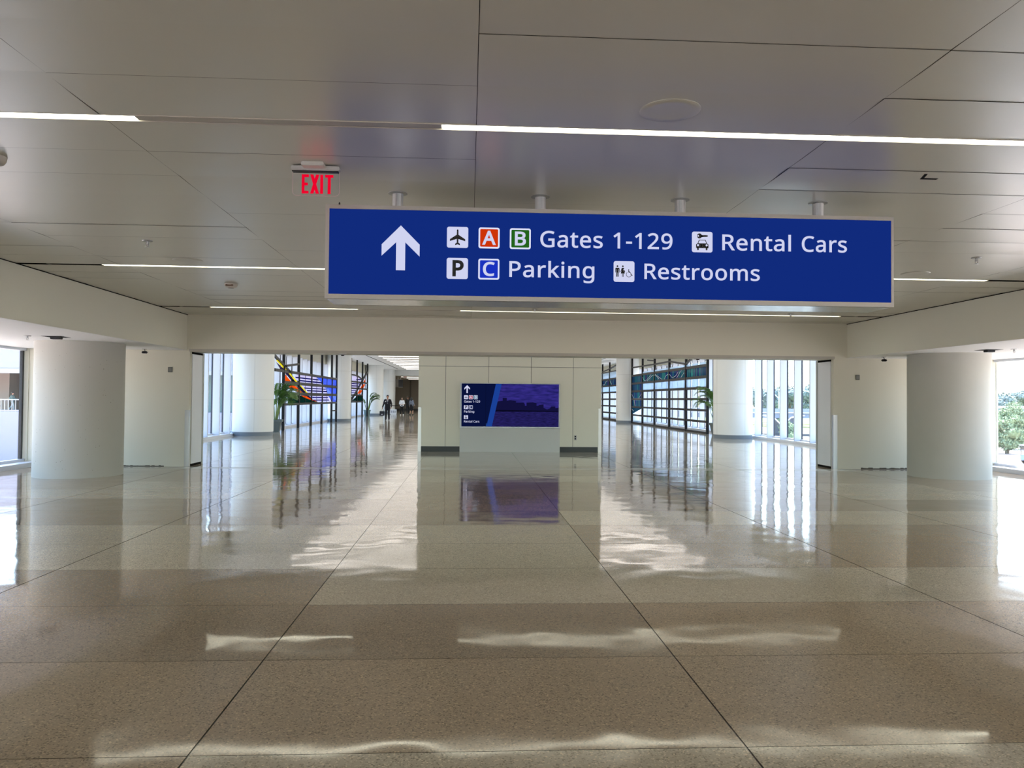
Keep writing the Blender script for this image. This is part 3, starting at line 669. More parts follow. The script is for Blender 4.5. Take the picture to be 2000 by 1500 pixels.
    'r': (331, '210,435 224,441 238,445 253,447 268,448 275,448 282,448 288,447 296,447 303,446 309,445 316,444 330,441 319,356 303,359 298,360 292,361 286,362 280,363 275,363 269,364 264,364 253,363 242,361 231,358 221,354 211,349 201,343 192,335 184,327 176,318 169,308 163,297 158,285 154,272 151,259 149,245 149,229 149,-10 58,-10 58,440 135,440 143,361 132,361 136,368 144,380 153,391 163,402 173,412 185,421 197,429', '3,5,4 3,6,5 3,7,6 3,8,7 2,8,3 2,9,8 2,10,9 2,11,10 1,11,2 1,12,11 1,13,12 0,13,1 39,41,40 39,43,41 43,44,41 44,42,41 50,13,0 49,13,50 48,13,49 47,13,48 46,14,47 14,13,47 45,17,46 17,16,46 16,15,46 15,14,46 44,20,45 20,19,45 19,18,45 18,17,45 42,21,44 21,20,44 42,22,21 42,23,22 42,24,23 39,42,43 39,33,42 33,32,42 32,31,42 31,30,42 30,29,42 29,28,42 28,27,42 27,26,42 26,25,42 25,24,42 39,34,33 39,35,34 39,36,35 39,37,36 39,38,37'),
    's': (384, '341,182 349,168 354,153 357,136 358,119 357,97 352,78 345,59 335,43 323,29 308,16 291,6 271,-3 250,-10 227,-14 203,-17 176,-18 154,-18 134,-16 115,-14 97,-11 81,-6 65,-2 51,4 32,13 32,99 59,86 74,80 89,75 107,69 124,65 142,62 160,60 178,59 202,60 222,63 238,68 250,74 259,82 265,91 269,101 270,112 269,119 268,125 266,130 263,135 259,141 252,146 244,152 234,158 222,164 208,171 190,179 170,186 150,194 131,203 114,211 98,219 83,228 70,238 58,249 49,261 41,274 35,289 32,306 31,324 34,352 43,377 59,399 80,416 105,430 134,440 167,446 202,448 222,447 241,446 260,443 278,440 295,436 312,431 328,425 352,414 321,340 298,349 284,354 270,358 256,362 241,366 227,368 212,370 197,370 178,369 161,367 147,363 136,358 128,351 123,344 119,337 118,328 119,321 120,315 123,309 126,304 131,299 138,294 147,288 158,283 171,277 186,270 203,263 223,255 242,248 261,240 278,232 294,224 308,215 321,205 332,194', '72,74,73 72,75,74 71,75,72 71,76,75 71,77,76 70,77,71 70,78,77 70,79,78 70,80,79 69,80,70 69,81,80 68,81,69 68,87,81 87,86,81 86,85,81 85,84,81 84,83,81 83,82,81 67,89,68 89,88,68 88,87,68 66,91,67 91,90,67 90,89,67 66,92,91 66,93,92 66,94,93 66,95,94 65,95,66 65,96,95 65,97,96 65,98,97 65,99,98 64,99,65 64,100,99 64,101,100 64,102,101 63,102,64 63,103,102 63,104,103 63,105,104 62,105,63 62,106,105 62,107,106 62,108,107 61,108,62 61,109,108 61,110,109 60,110,61 60,111,110 59,111,60 59,112,111 59,113,112 58,113,59 58,114,113 57,114,58 57,115,114 56,115,57 56,116,115 55,116,56 55,117,116 54,117,55 53,117,54 53,0,117 52,0,53 52,1,0 51,1,52 50,1,51 50,2,1 49,2,50 48,2,49 48,3,2 47,3,48 46,3,47 45,3,46 45,4,3 44,4,45 43,4,44 42,4,43 42,5,4 41,5,42 40,5,41 39,5,40 24,26,25 39,6,5 38,6,39 24,27,26 37,6,38 24,28,27 37,7,6 24,29,28 36,7,37 24,30,29 35,7,36 24,31,30 34,7,35 24,32,31 33,7,34 24,33,32 33,8,7 24,8,33 24,9,8 24,10,9 24,11,10 23,11,24 23,12,11 22,12,23 21,12,22 21,13,12 20,13,21 20,14,13 19,14,20 18,14,19 18,15,14 17,15,18 17,16,15'),
    't': (289, '170,76 179,69 188,64 199,61 212,60 219,60 227,60 235,61 243,62 251,64 258,65 264,67 282,72 282,-2 269,-7 261,-10 252,-12 241,-14 231,-16 220,-17 210,-18 200,-18 182,-17 165,-15 149,-11 134,-6 119,2 105,12 93,24 83,39 74,56 68,77 65,100 64,125 64,365 3,365 3,415 66,444 95,538 154,538 154,440 279,440 279,365 154,365 154,127 155,110 159,96 164,84', '37,39,38 37,40,39 36,40,37 36,41,40 36,42,41 35,42,36 34,42,35 33,43,34 43,42,34 33,44,43 33,45,44 32,45,33 32,46,45 31,46,32 31,47,46 31,0,47 30,0,31 30,1,0 11,13,12 30,2,1 10,13,11 9,13,10 30,3,2 8,13,9 7,13,8 6,13,7 30,4,3 5,13,6 4,13,5 30,13,4 29,13,30 28,13,29 27,13,28 26,13,27 25,13,26 25,14,13 24,14,25 24,15,14 24,16,15 23,16,24 23,17,16 23,18,17 22,18,23 22,19,18 22,20,19 21,20,22'),
}
GLYPHS_BOLD = {
    'A': (512, '544,-22 422,-22 353,155 156,155 88,-22 -32,-22 209,597 304,597 315,263 262,407 260,411 258,416 256,423 253,431 251,440 248,448 245,457 242,467 240,475 238,482 236,488 258,421 274,487 272,479 270,471 268,462 266,454 263,446 261,438 259,431 257,424 255,418 253,413 251,407 197,263', '5,20,6 20,7,6 20,22,7 22,0,7 5,19,20 21,30,20 30,22,20 30,23,22 21,0,22 5,18,19 30,24,23 5,17,18 30,25,24 5,16,17 30,26,25 5,15,16 30,27,26 5,14,15 30,28,27 5,13,14 30,29,28 5,12,13 31,21,30 5,31,12 31,11,12 31,11,21 11,0,21 5,32,31 10,0,11 5,33,32 9,0,10 5,34,33 8,0,9 34,2,8 2,0,8 5,3,34 3,2,34 5,4,3 1,0,2'),
    'B': (521, '56,595 242,595 294,593 340,586 380,576 415,560 444,537 465,508 477,472 481,431 480,412 477,394 473,377 466,361 458,346 448,333 436,320 422,310 407,300 390,293 373,287 372,286 372,318 391,313 408,306 425,299 442,289 456,277 469,263 480,247 489,229 495,209 499,187 500,163 498,135 493,109 485,84 472,62 457,42 439,25 418,10 394,-1 368,-11 340,-17 311,-21 280,-22 56,-22 172,351 255,351 288,352 313,356 331,362 343,369 351,378 357,390 361,405 362,422 360,440 356,453 349,463 339,472 324,479 303,484 277,488 244,489 172,489 259,247 172,247 172,83 265,83 298,85 324,90 343,97 356,107 366,119 373,133 377,149 379,169 378,181 376,191 373,201 369,210 363,217 356,224 347,230 335,236 321,240 304,244 283,246', '46,65,0 65,1,0 65,2,1 65,3,2 65,4,3 65,5,4 65,6,5 65,7,6 65,64,7 64,63,7 63,8,7 46,47,65 62,8,63 61,8,62 60,8,61 59,8,60 59,9,8 58,9,59 57,9,58 56,9,57 56,10,9 55,10,56 55,11,10 54,11,55 54,12,11 53,12,54 52,12,53 52,13,12 51,13,52 50,13,51 50,14,13 49,14,50 48,14,49 46,67,47 67,48,47 67,22,48 22,14,48 22,15,14 22,16,15 22,17,16 67,21,22 23,17,22 24,17,23 24,18,17 18,25,24 19,25,18 19,26,25 20,26,19 20,27,26 21,27,20 67,27,21 67,28,27 67,29,28 67,66,29 66,88,29 88,30,29 46,68,67 87,30,88 86,30,87 85,30,86 84,30,85 83,30,84 83,31,30 82,31,83 81,31,82 80,31,81 80,32,31 79,32,80 78,32,79 78,33,32 77,33,78 76,33,77 76,34,33 75,34,76 75,35,34 74,35,75 73,35,74 73,36,35 72,36,73 71,36,72 70,36,71 69,36,70 69,37,36 46,69,68 46,37,69 46,38,37 46,39,38 46,40,39 46,41,40 46,42,41 46,43,42 46,44,43 46,45,44'),
    'C': (507, '388,486 373,490 357,493 341,495 323,495 303,494 284,492 266,487 249,481 234,474 220,465 207,454 195,442 184,428 175,412 167,395 160,376 154,356 150,334 148,311 147,286 148,254 152,224 159,197 167,172 178,150 192,131 207,115 225,102 245,91 268,84 293,79 323,77 340,78 357,79 374,81 390,83 406,87 422,90 438,94 482,107 482,0 450,-11 433,-16 415,-21 397,-24 378,-27 357,-29 335,-30 312,-30 268,-28 226,-20 189,-8 154,9 124,31 98,57 76,88 58,122 44,159 35,199 29,242 27,287 28,320 32,353 38,383 46,413 57,441 70,467 86,491 103,513 124,534 146,552 171,567 198,580 227,590 257,597 290,601 324,603 347,602 370,600 392,597 414,593 435,588 455,582 474,575 511,558 464,457 431,471 418,477 403,482', '76,78,77 76,79,78 75,79,76 75,80,79 75,81,80 74,81,75 74,82,81 73,82,74 73,83,82 73,84,83 72,84,73 72,85,84 71,85,72 71,0,85 0,89,85 89,88,85 88,87,85 87,86,85 70,1,71 1,0,71 69,3,70 3,2,70 2,1,70 68,4,69 4,3,69 68,5,4 68,6,5 68,7,6 67,7,68 67,8,7 67,9,8 67,10,9 66,10,67 66,11,10 66,12,11 66,13,12 65,13,66 65,14,13 64,14,65 64,15,14 64,16,15 63,16,64 63,17,16 63,18,17 62,18,63 62,19,18 61,19,62 61,20,19 60,20,61 60,21,20 60,22,21 59,22,60 59,23,22 58,23,59 58,24,23 58,25,24 57,25,58 57,26,25 57,27,26 56,27,57 56,28,27 39,41,40 56,29,28 38,41,39 56,30,29 37,41,38 55,30,56 36,41,37 55,31,30 35,41,36 34,41,35 55,32,31 33,41,34 32,41,33 55,41,32 54,41,55 53,41,54 52,41,53 52,42,41 51,42,52 51,43,42 51,44,43 50,44,51 50,45,44 50,46,45 50,47,46 49,47,50 49,48,47'),
    'P': (485, '48,603 230,603 285,600 334,591 377,575 412,552 440,522 459,487 471,447 474,405 473,384 471,365 467,345 461,326 453,307 442,289 430,272 415,257 398,242 379,229 357,218 333,209 307,202 279,197 248,194 216,193 180,193 180,-30 48,-30 316,460 302,468 282,475 255,479 222,481 180,481 180,315 207,315 232,315 254,317 273,321 289,325 302,330 313,336 321,343 327,351 332,360 336,371 339,385 340,401 338,421 333,437 326,450', '28,34,0 34,1,0 34,2,1 34,3,2 34,4,3 34,5,4 34,6,5 34,7,6 34,33,7 33,32,7 32,8,7 28,35,34 31,8,32 30,8,31 29,8,30 51,8,29 50,8,51 50,9,8 49,9,50 48,9,49 48,10,9 47,10,48 46,10,47 46,11,10 45,11,46 45,12,11 44,12,45 43,12,44 43,13,12 42,13,43 41,13,42 40,13,41 40,14,13 39,14,40 38,14,39 37,14,38 36,14,37 28,36,35 28,26,36 26,14,36 26,15,14 26,16,15 26,17,16 26,18,17 26,19,18 26,20,19 26,21,20 26,22,21 26,23,22 26,24,23 26,25,24 28,27,26'),
}


def text_mesh(body, x0, x1, z0, cap, bold=False):
    """lettering fitted between x0 and x1, standing on z0, capitals cap high -> points, faces in the XZ plane"""
    vs, fs, pen = [], [], 0
    for ch in body:
        if ch == ' ':
            pen += 230
            continue
        adv, v, f = (GLYPHS_BOLD if bold and ch in GLYPHS_BOLD else GLYPHS)[ch]
        o = len(vs)
        for p in v.split():
            x, z = p.split(',')
            vs.append((int(x) + pen, int(z)))
        for t in f.split():
            fs.append(tuple(int(k) + o for k in t.split(',')))
        pen += adv + 22
    ax, bx = min(v[0] for v in vs), max(v[0] for v in vs)
    kx, kz = (x1 - x0) / (bx - ax), cap / 573
    return [((v[0] - ax) * kx + x0, v[1] * kz + z0) for v in vs], fs


def lettering(body, x0, x1, z0, cap, y, m, parent, name='lettering', bold=False, label=None):
    vs, fs = text_mesh(body, x0, x1, z0, cap, bold)
    b = MB()
    b.add([(x, y, z) for x, z in vs], fs)
    me = b.mesh(name, m)
    bm = bmesh.new()
    bm.from_mesh(me)
    r = bmesh.ops.extrude_face_region(bm, geom=list(bm.faces))
    bmesh.ops.translate(bm, vec=(0, 0.0015, 0), verts=[g for g in r['geom'] if isinstance(g, bmesh.types.BMVert)])
    bmesh.ops.recalc_face_normals(bm, faces=bm.faces)
    bm.to_mesh(me)
    bm.free()
    o = bpy.data.objects.new(name, me)
    C.objects.link(o)
    o.parent = parent
    if label:
        o['label'] = label
    return o


def rrect(x0, x1, z0, z1, r, n=5):
    p = []
    for cx, cz, a in ((x1 - r, z1 - r, 0), (x0 + r, z1 - r, 90), (x0 + r, z0 + r, 180), (x1 - r, z0 + r, 270)):
        for i in range(n + 1):
            t = math.radians(a + 90 * i / n)
            p.append((cx + r * math.cos(t), cz + r * math.sin(t)))
    return p


def disc(cx, cz, r, n=20):
    return [(cx + r * math.cos(2 * PI * i / n), cz + r * math.sin(2 * PI * i / n)) for i in range(n)]


def ring(b, cx, cz, r0, r1, y0, y1, a0=0, a1=360, n=24):
    for i in range(n):
        t0, t1 = math.radians(a0 + (a1 - a0) * i / n), math.radians(a0 + (a1 - a0) * (i + 1) / n)
        b.prism([(cx + r0 * math.cos(t0), cz + r0 * math.sin(t0)), (cx + r1 * math.cos(t0), cz + r1 * math.sin(t0)),
                 (cx + r1 * math.cos(t1), cz + r1 * math.sin(t1)), (cx + r0 * math.cos(t1), cz + r0 * math.sin(t1))], y0, y1)


LETW = glow('lit_white', (208, 211, 240), 1.0)
LETW2 = glow('lit_border', (222, 226, 250), 1.0)
INK = mat('sign_ink', (6, 6, 8), 0.5)
ARROW = [(-0.6, 3.028), (-0.762, 2.863), (-0.762, 2.765), (-0.639, 2.883), (-0.639, 2.642), (-0.561, 2.642), (-0.561, 2.883), (-0.438, 2.763), (-0.438, 2.865)]


def plane_icon(b, x0, x1, z0, z1, y0, y1):
    S, cx, cz = (x1 - x0), (x0 + x1) / 2, (z0 + z1) / 2
    half = [(0, .38), (.035, .35), (.04, .12), (.36, -.09), (.36, -.18), (.04, -.08), (.035, -.25), (.115, -.31), (.115, -.37), (0, -.335)]
    pts = [(cx + x * S, cz + z * S) for x, z in half] + [(cx - x * S, cz + z * S) for x, z in reversed(half[1:-1])]
    b.prism(pts, y0, y1)


def car_icon(b, w, x0, x1, z0, z1, y0, y1):
    """key above a car seen head-on; w takes the white bits cut into the black"""
    S = x1 - x0
    P = lambda x, z: (x0 + x * S, z0 + z * S)
    b.prism(disc(*P(.36, .785), .12 * S), y0, y1)
    b.prism([P(.45, .83), P(.74, .83), P(.78, .79), P(.75, .75), P(.70, .75), P(.68, .73), P(.66, .75), P(.62, .73), P(.58, .74), P(.45, .72)], y0, y1)
    b.prism([P(.34, .60), P(.66, .60), P(.73, .42), P(.27, .42)], y0, y1)
    b.prism([P(.2, .37), P(.25, .42), P(.75, .42), P(.8, .37), P(.8, .2), P(.2, .2)], y0, y1)
    for x in (.25, .67):
        b.prism(rrect(*[P(x, 0)[0], P(x + .08, 0)[0]], P(0, .10)[1], P(0, .22)[1], .03 * S), y0, y1)
    w.prism([P(.365, .57), P(.635, .57), P(.69, .43), P(.31, .43)], y0 - 0.001, y0)
    w.prism(disc(*P(.3, .785), .04 * S), y0 - 0.001, y0)
    for x in (.29, .71):
        w.prism(disc(*P(x, .335), .05 * S), y0 - 0.001, y0)


def restroom_icon(b, w, x0, x1, z0, z1, y0, y1):
    S = x1 - x0
    P = lambda x, z: (x0 + x * S, z0 + z * S)
    for cx in (.18, .44):
        b.prism(disc(*P(cx, .745), .042 * S), y0, y1)
    b.prism([P(.08, .62), P(.1, .67), P(.26, .67), P(.28, .62), P(.28, .44), P(.255, .44), P(.25, .6), P(.235, .6), P(.235, .24), P(.19, .24), P(.185, .44),
             P(.175, .44), P(.17, .24), P(.125, .24), P(.125, .6), P(.11, .6), P(.105, .44), P(.08, .44)], y0, y1)
    b.prism([P(.39, .67), P(.49, .67), P(.55, .47), P(.525, .46), P(.5, .58), P(.535, .40), P(.475, .40), P(.475, .24), P(.45, .24), P(.45, .40), P(.43, .40),
             P(.43, .24), P(.405, .24), P(.405, .40), P(.345, .40), P(.385, .58), P(.345, .46), P(.325, .48)], y0, y1)
    w.prism(disc(*P(.5, .58), .035 * S), y0 - 0.001, y0)
    b.prism(disc(*P(.72, .57), .03 * S), y0, y1)
    b.prism([P(.705, .53), P(.735, .53), P(.735, .44), P(.8, .44), P(.83, .3), P(.92, .32), P(.92, .34), P(.85, .33), P(.81, .46), P(.705, .46)], y0, y1)
    ring(b, *P(.73, .36), .115 * S, .135 * S, y0, y1, 130, 380)


def icon_tile(par, x0, x1, z0, z1, y, kind, colour=None, letter=None, lb=False):
    r = 0.1 * (x1 - x0)
    t = MB().prism(rrect(x0, x1, z0, z1, r), y - 0.003, y).obj('icon_tile', LETW2 if letter and colour else LETW, par)
    if colour:
        g = 0.075 * (x1 - x0)
        MB().prism(rrect(x0 + g, x1 - g, z0 + g, z1 - g, r * 0.5), y - 0.005, y - 0.003).obj('coloured_field', colour, t)
    b, wv = MB(), MB()
    if kind == 'plane':
        plane_icon(b, x0, x1, z0, z1, y - 0.005, y - 0.003)
    elif kind == 'car':
        car_icon(b, wv, x0, x1, z0, z1, y - 0.005, y - 0.003)
    elif kind == 'restroom':
        restroom_icon(b, wv, x0, x1, z0, z1, y - 0.005, y - 0.003)
    if b.v:
        b.obj('symbol', INK, t)
    if wv.v:
        wv.obj('symbol_detail', LETW, t)
    if letter:
        S = x1 - x0
        wd = {'P': (.27, .8), 'A': (.17, .82), 'B': (.24, .77), 'C': (.22, .78)}[letter]
        lettering(letter, x0 + wd[0] * S, x0 + wd[1] * S, z0 + (.15 if letter == 'P' else .19) * S, (.7 if letter == 'P' else .62) * S, y - 0.007,
                  LETW if colour else INK, t, 'letter', True)
    return t


# ---------------------------------------------------------------- the overhead direction sign
sg = thing('direction_sign', 'long blue backlit overhead sign with white arrow hanging on four steel poles', 'sign', (1.257, 6.87, 3.366))
SGP = (1.257, 6.87, 3.366)


class Off:
    pass


def under(par):
    """child parts are modelled in hall coordinates: shift them back by the thing's own place"""
    for ch in par.children:
        ch.location = (-par.location.x, -par.location.y, -par.location.z)


SX0, SX1, SZ0, SZ1, SY0, SY1 = -1.24, 3.755, 2.39, 3.195, 6.64, 7.08
MB().rbox(SX0 + 0.004, SX1 - 0.004, SY0 + 0.012, SY1, SZ0, SZ1, 0.006).obj('housing', mat('sign_aluminium', (186, 184, 178), 0.22, metal=0.85), sg)
fr = MB()
fr.box(SX0, SX1, SY0, SY0 + 0.03, SZ1 - 0.034, SZ1).box(SX0, SX1, SY0, SY0 + 0.03, SZ0, SZ0 + 0.04)
fr.box(SX0, SX0 + 0.032, SY0, SY0 + 0.03, SZ0 + 0.04, SZ1 - 0.034).box(SX1 - 0.022, SX1, SY0, SY0 + 0.03, SZ0 + 0.04, SZ1 - 0.034)
fr.obj('frame', mat('sign_frame', (188, 184, 176), 0.45, metal=0.35), sg)
PF = SY0 + 0.008
MB().box(SX0 + 0.03, SX1 - 0.02, PF, PF + 0.012, SZ0 + 0.038, SZ1 - 0.032).obj('lit_panel', glow('sign_blue', (17, 43, 124), 1.0), sg)
MB().prism(ARROW, PF - 0.003, PF).obj('arrow', LETW, sg)
icon_tile(sg, -0.205, -0.022, 2.845, 3.026, PF, 'plane')
icon_tile(sg, 0.067, 0.249, 2.845, 3.025, PF, 'letter', glow('sign_red', (205, 52, 8), 1.0), 'A', 0.045)
icon_tile(sg, 0.337, 0.519, 2.844, 3.024, PF, 'letter', glow('sign_green', (34, 98, 26), 1.0), 'B', 0.045)
icon_tile(sg, -0.205, -0.022, 2.576, 2.757, PF, 'letter', None, 'P', 0.025)
icon_tile(sg, 0.067, 0.249, 2.575, 2.755, PF, 'letter', glow('sign_royal', (26, 50, 190), 1.0), 'C', 0.035)
icon_tile(sg, 1.936, 2.119, 2.847, 3.028, PF, 'car')
icon_tile(sg, 1.245, 1.428, 2.575, 2.756, PF, 'restroom')
for t, a, b, z, c in (('Gates', 0.602, 1.148, 2.868, 0.136), ('1-129', 1.241, 1.763, 2.869, 0.134), ('Rental', 2.206, 2.823, 2.872, 0.134), ('Cars', 2.921, 3.33, 2.872, 0.134),
                      ('Parking', 0.335, 1.076, 2.604, 0.132), ('Restrooms', 1.516, 2.543, 2.606, 0.13)):
    lettering(t, a, b, z, c, PF - 0.003, LETW, sg, 'lettering')
for x in (-0.65, 0.62, 1.89, 3.17):
    p = MB().lathe([(0.048, SZ1), (0.048, H1 - 0.001)], 24, (x, 6.87, 0)).obj('hanger_pole', STEEL, sg, True)
    MB().lathe([(0.05, H1 - 0.012), (0.085, H1 - 0.008), (0.085, H1 - 0.001)], 28, (x, 6.87, 0)).obj('flange', STEELD, p, True)
MB().lathe([(0.006, SZ1), (0.008, SZ1 + 0.02), (0.004, SZ1 + 0.03)], 10, (-1.13, 6.68, 0)).obj('bolt', BLACK, sg)
under(sg)

# ---------------------------------------------------------------- exit sign
ex = thing('exit_sign', 'edge-lit clear exit sign with red letters on the metal ceiling', 'exit sign', (-1.22, 6.1, H1))
RED = glow('exit_red', (232, 4, 44), 1.0)
MB().rbox(-1.31, -1.14, 5.98, 6.16, H1 - 0.035, H1 - 0.002, 0.006).obj('canopy', FROST, ex)
bar = MB().rbox(-1.407, -1.032, 6.07, 6.14, 3.318, 3.355, 0.006)
bar.obj('light_bar', ALU, ex)
MB().box(-1.4, -1.04, 6.08, 6.13, 3.311, 3.319).obj('bar_gasket', BLACK, ex)
pl = [(-1.398, 3.312), (-1.036, 3.312)] + [(-1.036 - 0.03 + 0.03 * math.cos(math.radians(a)), 3.155 - 0.03 * math.sin(math.radians(a)) * 1.0) for a in (0, 30, 60, 90)] + \
    [(-1.398 + 0.03 - 0.03 * math.cos(math.radians(a)), 3.155 - 0.03 * math.sin(math.radians(a))) for a in (90, 60, 30, 0)]
plate = MB().prism(pl, 6.10, 6.108).obj('clear_plate', glass('clear_acrylic', (253, 253, 253), 0.03), ex)
ed = MB()
for a, b in zip(pl[1:], pl[2:] + pl[:1]):
    ed.tube([(a[0], 6.104, a[1]), (b[0], 6.104, b[1])], 0.0022, 6)
ed.obj('plate_edge', mat('acrylic_edge', (226, 200, 200), 0.3), plate)
def exit_letters():
    b = MB()
    z0, z1, y0, y1 = 3.141, 3.29, 6.092, 6.099
    t = 0.020
    x = -1.325
    b.prism([(x, z0), (x + t, z0), (x + t, z1), (x, z1)], y0, y1)
    for z, d in ((z0, .052), (z0 + .064, .046), (z1 - t, .054)):
        b.prism([(x + t, z), (x + d, z), (x + d, z + t), (x + t, z + t)], y0, y1)
    x = -1.26
    wd, c = .068, .024
    b.prism([(x, z0), (x + c, z0), (x + wd, z1), (x + wd - c, z1)], y0, y1)
    b.prism([(x + wd - c, z0), (x + wd, z0), (x + c, z1), (x, z1)], y0 - .0005, y1)
    x = -1.182
    b.prism([(x, z0), (x + .021, z0), (x + .021, z1), (x, z1)], y0, y1)
    x = -1.144
    b.prism([(x, z1 - t), (x + .062, z1 - t), (x + .062, z1), (x, z1)], y0, y1)
    b.prism([(x + .02, z0), (x + .042, z0), (x + .042, z1 - t), (x + .02, z1 - t)], y0, y1)
    return b
exit_letters().obj('lettering', RED, ex)
under(ex)

# ---------------------------------------------------------------- linear lights in the front ceiling
HOUS = mat('light_trim', (196, 190, 178), 0.4)


def linear_light(y, segs, label, hide=False):
    t = thing('linear_light', label, 'ceiling light', (CX, y, H1), group='linear lights in the metal ceiling')
    a, b = min(s[0] for s in segs), max(s[1] for s in segs)
    MB().box(a, b, y - 0.056, y - 0.048, H1 - 0.004, H1 + 0.05).box(a, b, y + 0.048, y + 0.056, H1 - 0.004, H1 + 0.05).box(a, b, y - 0.056, y + 0.056, H1 + 0.045, H1 + 0.06) \
        .box(a - 0.004, a, y - 0.056, y + 0.056, H1 - 0.004, H1 + 0.06).box(b, b + 0.004, y - 0.056, y + 0.056, H1 - 0.004, H1 + 0.06).obj('housing', HOUS, t)
    for x0, x1, on in segs:
        if on:
            MB().box(x0 + 0.003, x1 - 0.003, y - 0.047, y + 0.047, H1 + 0.006, H1 + 0.02).obj('diffuser', STRIP, t)
        else:
            MB().box(x0 + 0.003, x1 - 0.003, y - 0.047, y + 0.034, H1 - 0.001, H1 + 0.02).obj('blank_cover', STRIPOFF, t, label='unlit blank length')
    under(t)


linear_light(5.16, [(CX - 7.45, -4.85, 1), (-4.85, -2.2, 1), (-2.2, -0.2, 0), (-0.2, 2.47, 1), (2.47, 4.91, 1), (4.91, CX + 7.45, 1)],
             'linear ceiling light with a dark unlit middle length, just before the exit sign')
linear_light(11.0, [(-5.1, -2.41, 1), (-2.41, 0.03, 1), (0.03, 2.47, 1), (2.47, 4.91, 1), (4.91, 7.63, 1)], 'thin lit ceiling line running across just behind the blue overhead sign')
linear_light(15.92, [(-5.25, -2.3, 1), (-2.3, -0.2, 0), (-0.2, 2.47, 1), (2.47, 4.91, 1), (4.91, 7.82, 1)], 'thin ceiling light line with an unlit gap, nearest the beam over the opening')
for y, nth in ((-0.7, 'nearest'), (-6.5, 'second'), (-12.3, 'third')):
    linear_light(y, [(-5.1, -2.41, 1), (-2.41, 0.03, 1), (0.03, 2.47, 1), (2.47, 4.91, 1), (4.91, 7.63, 1)], 'linear ceiling light behind the viewpoint, the %s one of three there' % nth)

# ---------------------------------------------------------------- luminous panels of the corridor ceiling
PANELG = glow('panel_diffuser', (255, 246, 236), PANEL_E)
ORD = ['first', 'second', 'third', 'fourth', 'fifth', 'sixth', 'seventh', 'eighth', 'ninth', 'tenth', 'eleventh', 'twelfth', 'thirteenth', 'fourteenth', 'fifteenth',
       'sixteenth', 'seventeenth', 'eighteenth', 'nineteenth', 'twentieth', 'twenty-first', 'twenty-second', 'twenty-third', 'twenty-fourth']
proto = None
for k in range(22):
    y = 80.5 - 2.7 * k
    lb = ORD[k] + ' bright crosswise panel of the corridor ceiling counting from its far wall'
    if proto is None:
        proto = thing('ceiling_light', lb, 'ceiling light', (CX, y, H2), group='bright panels across the corridor ceiling')
        MB().box(-7.8, 7.8, -0.36, 0.36, -0.012, -0.002).box(-7.84, -7.8, -0.4, 0.4, -0.03, 0).box(7.8, 7.84, -0.4, 0.4, -0.03, 0).obj('frame', WHITE, proto)
        MB().box(-7.78, 7.78, -0.33, 0.33, -0.02, -0.0125).obj('diffuser', PANELG, proto)
    else:
        copy_tree(proto, None, (CX, y, H2), lb)


for k, (y, lb) in enumerate(((88.5, 'light panel added to brighten the far hall, just behind the header'), (93.5, 'light panel added to brighten the far hall, in the middle of its ceiling'), (99.0, 'light panel added to brighten the far hall, deepest in its ceiling'))):
    copy_tree(proto, None, (CX - 1.2, y, 4.05), lb)['group'] = 'light panels added to the far hall'  # added lamps to brighten the dark hall, none known there


# ---------------------------------------------------------------- columns
def pitted():
    m = bpy.data.materials.new('pitted_concrete')
    m.use_nodes = True
    n = m.node_tree
    b = n.nodes['Principled BSDF']
    b.inputs['Roughness'].default_value = 0.6
    b.inputs['Specular IOR Level'].default_value = 0.3
    tc = n.nodes.new('ShaderNodeTexCoord')
    v = n.nodes.new('ShaderNodeTexVoronoi')
    v.inputs['Scale'].default_value = 15
    n.links.new(tc.outputs['Object'], v.inputs['Vector'])
    nz = n.nodes.new('ShaderNodeTexNoise')
    nz.inputs['Scale'].default_value = 3
    n.links.new(tc.outputs['Object'], nz.inputs['Vector'])
    mr = n.nodes.new('ShaderNodeMapRange')
    mr.inputs['From Min'].default_value, mr.inputs['From Max'].default_value = 0.4, 0.75
    mr.inputs['To Min'].default_value, mr.inputs['To Max'].default_value = 0.03, 0.14
    n.links.new(nz.outputs['Fac'], mr.inputs['Value'])
    lt = n.nodes.new('ShaderNodeMath')
    lt.operation = 'LESS_THAN'
    n.links.new(v.outputs['Distance'], lt.inputs[0])
    n.links.new(mr.outputs['Result'], lt.inputs[1])
    mx = n.nodes.new('ShaderNodeMix')
    mx.data_type = 'RGBA'
    mx.inputs['A'].default_value = lin((184, 183, 174))
    mx.inputs['B'].default_value = lin((126, 121, 110))
    n.links.new(lt.outputs[0], mx.inputs['Factor'])
    n.links.new(mx.outputs['Result'], b.inputs['Base Color'])
    bp = n.nodes.new('ShaderNodeBump')
    bp.inputs['Strength'].default_value = 0.15
    n2 = n.nodes.new('ShaderNodeTexNoise')
    n2.inputs['Scale'].default_value = 14
    n.links.new(tc.outputs['Object'], n2.inputs['Vector'])
    n.links.new(n2.outputs['Fac'], bp.inputs['Height'])
    n.links.new(bp.outputs['Normal'], b.inputs['Normal'])
    return m


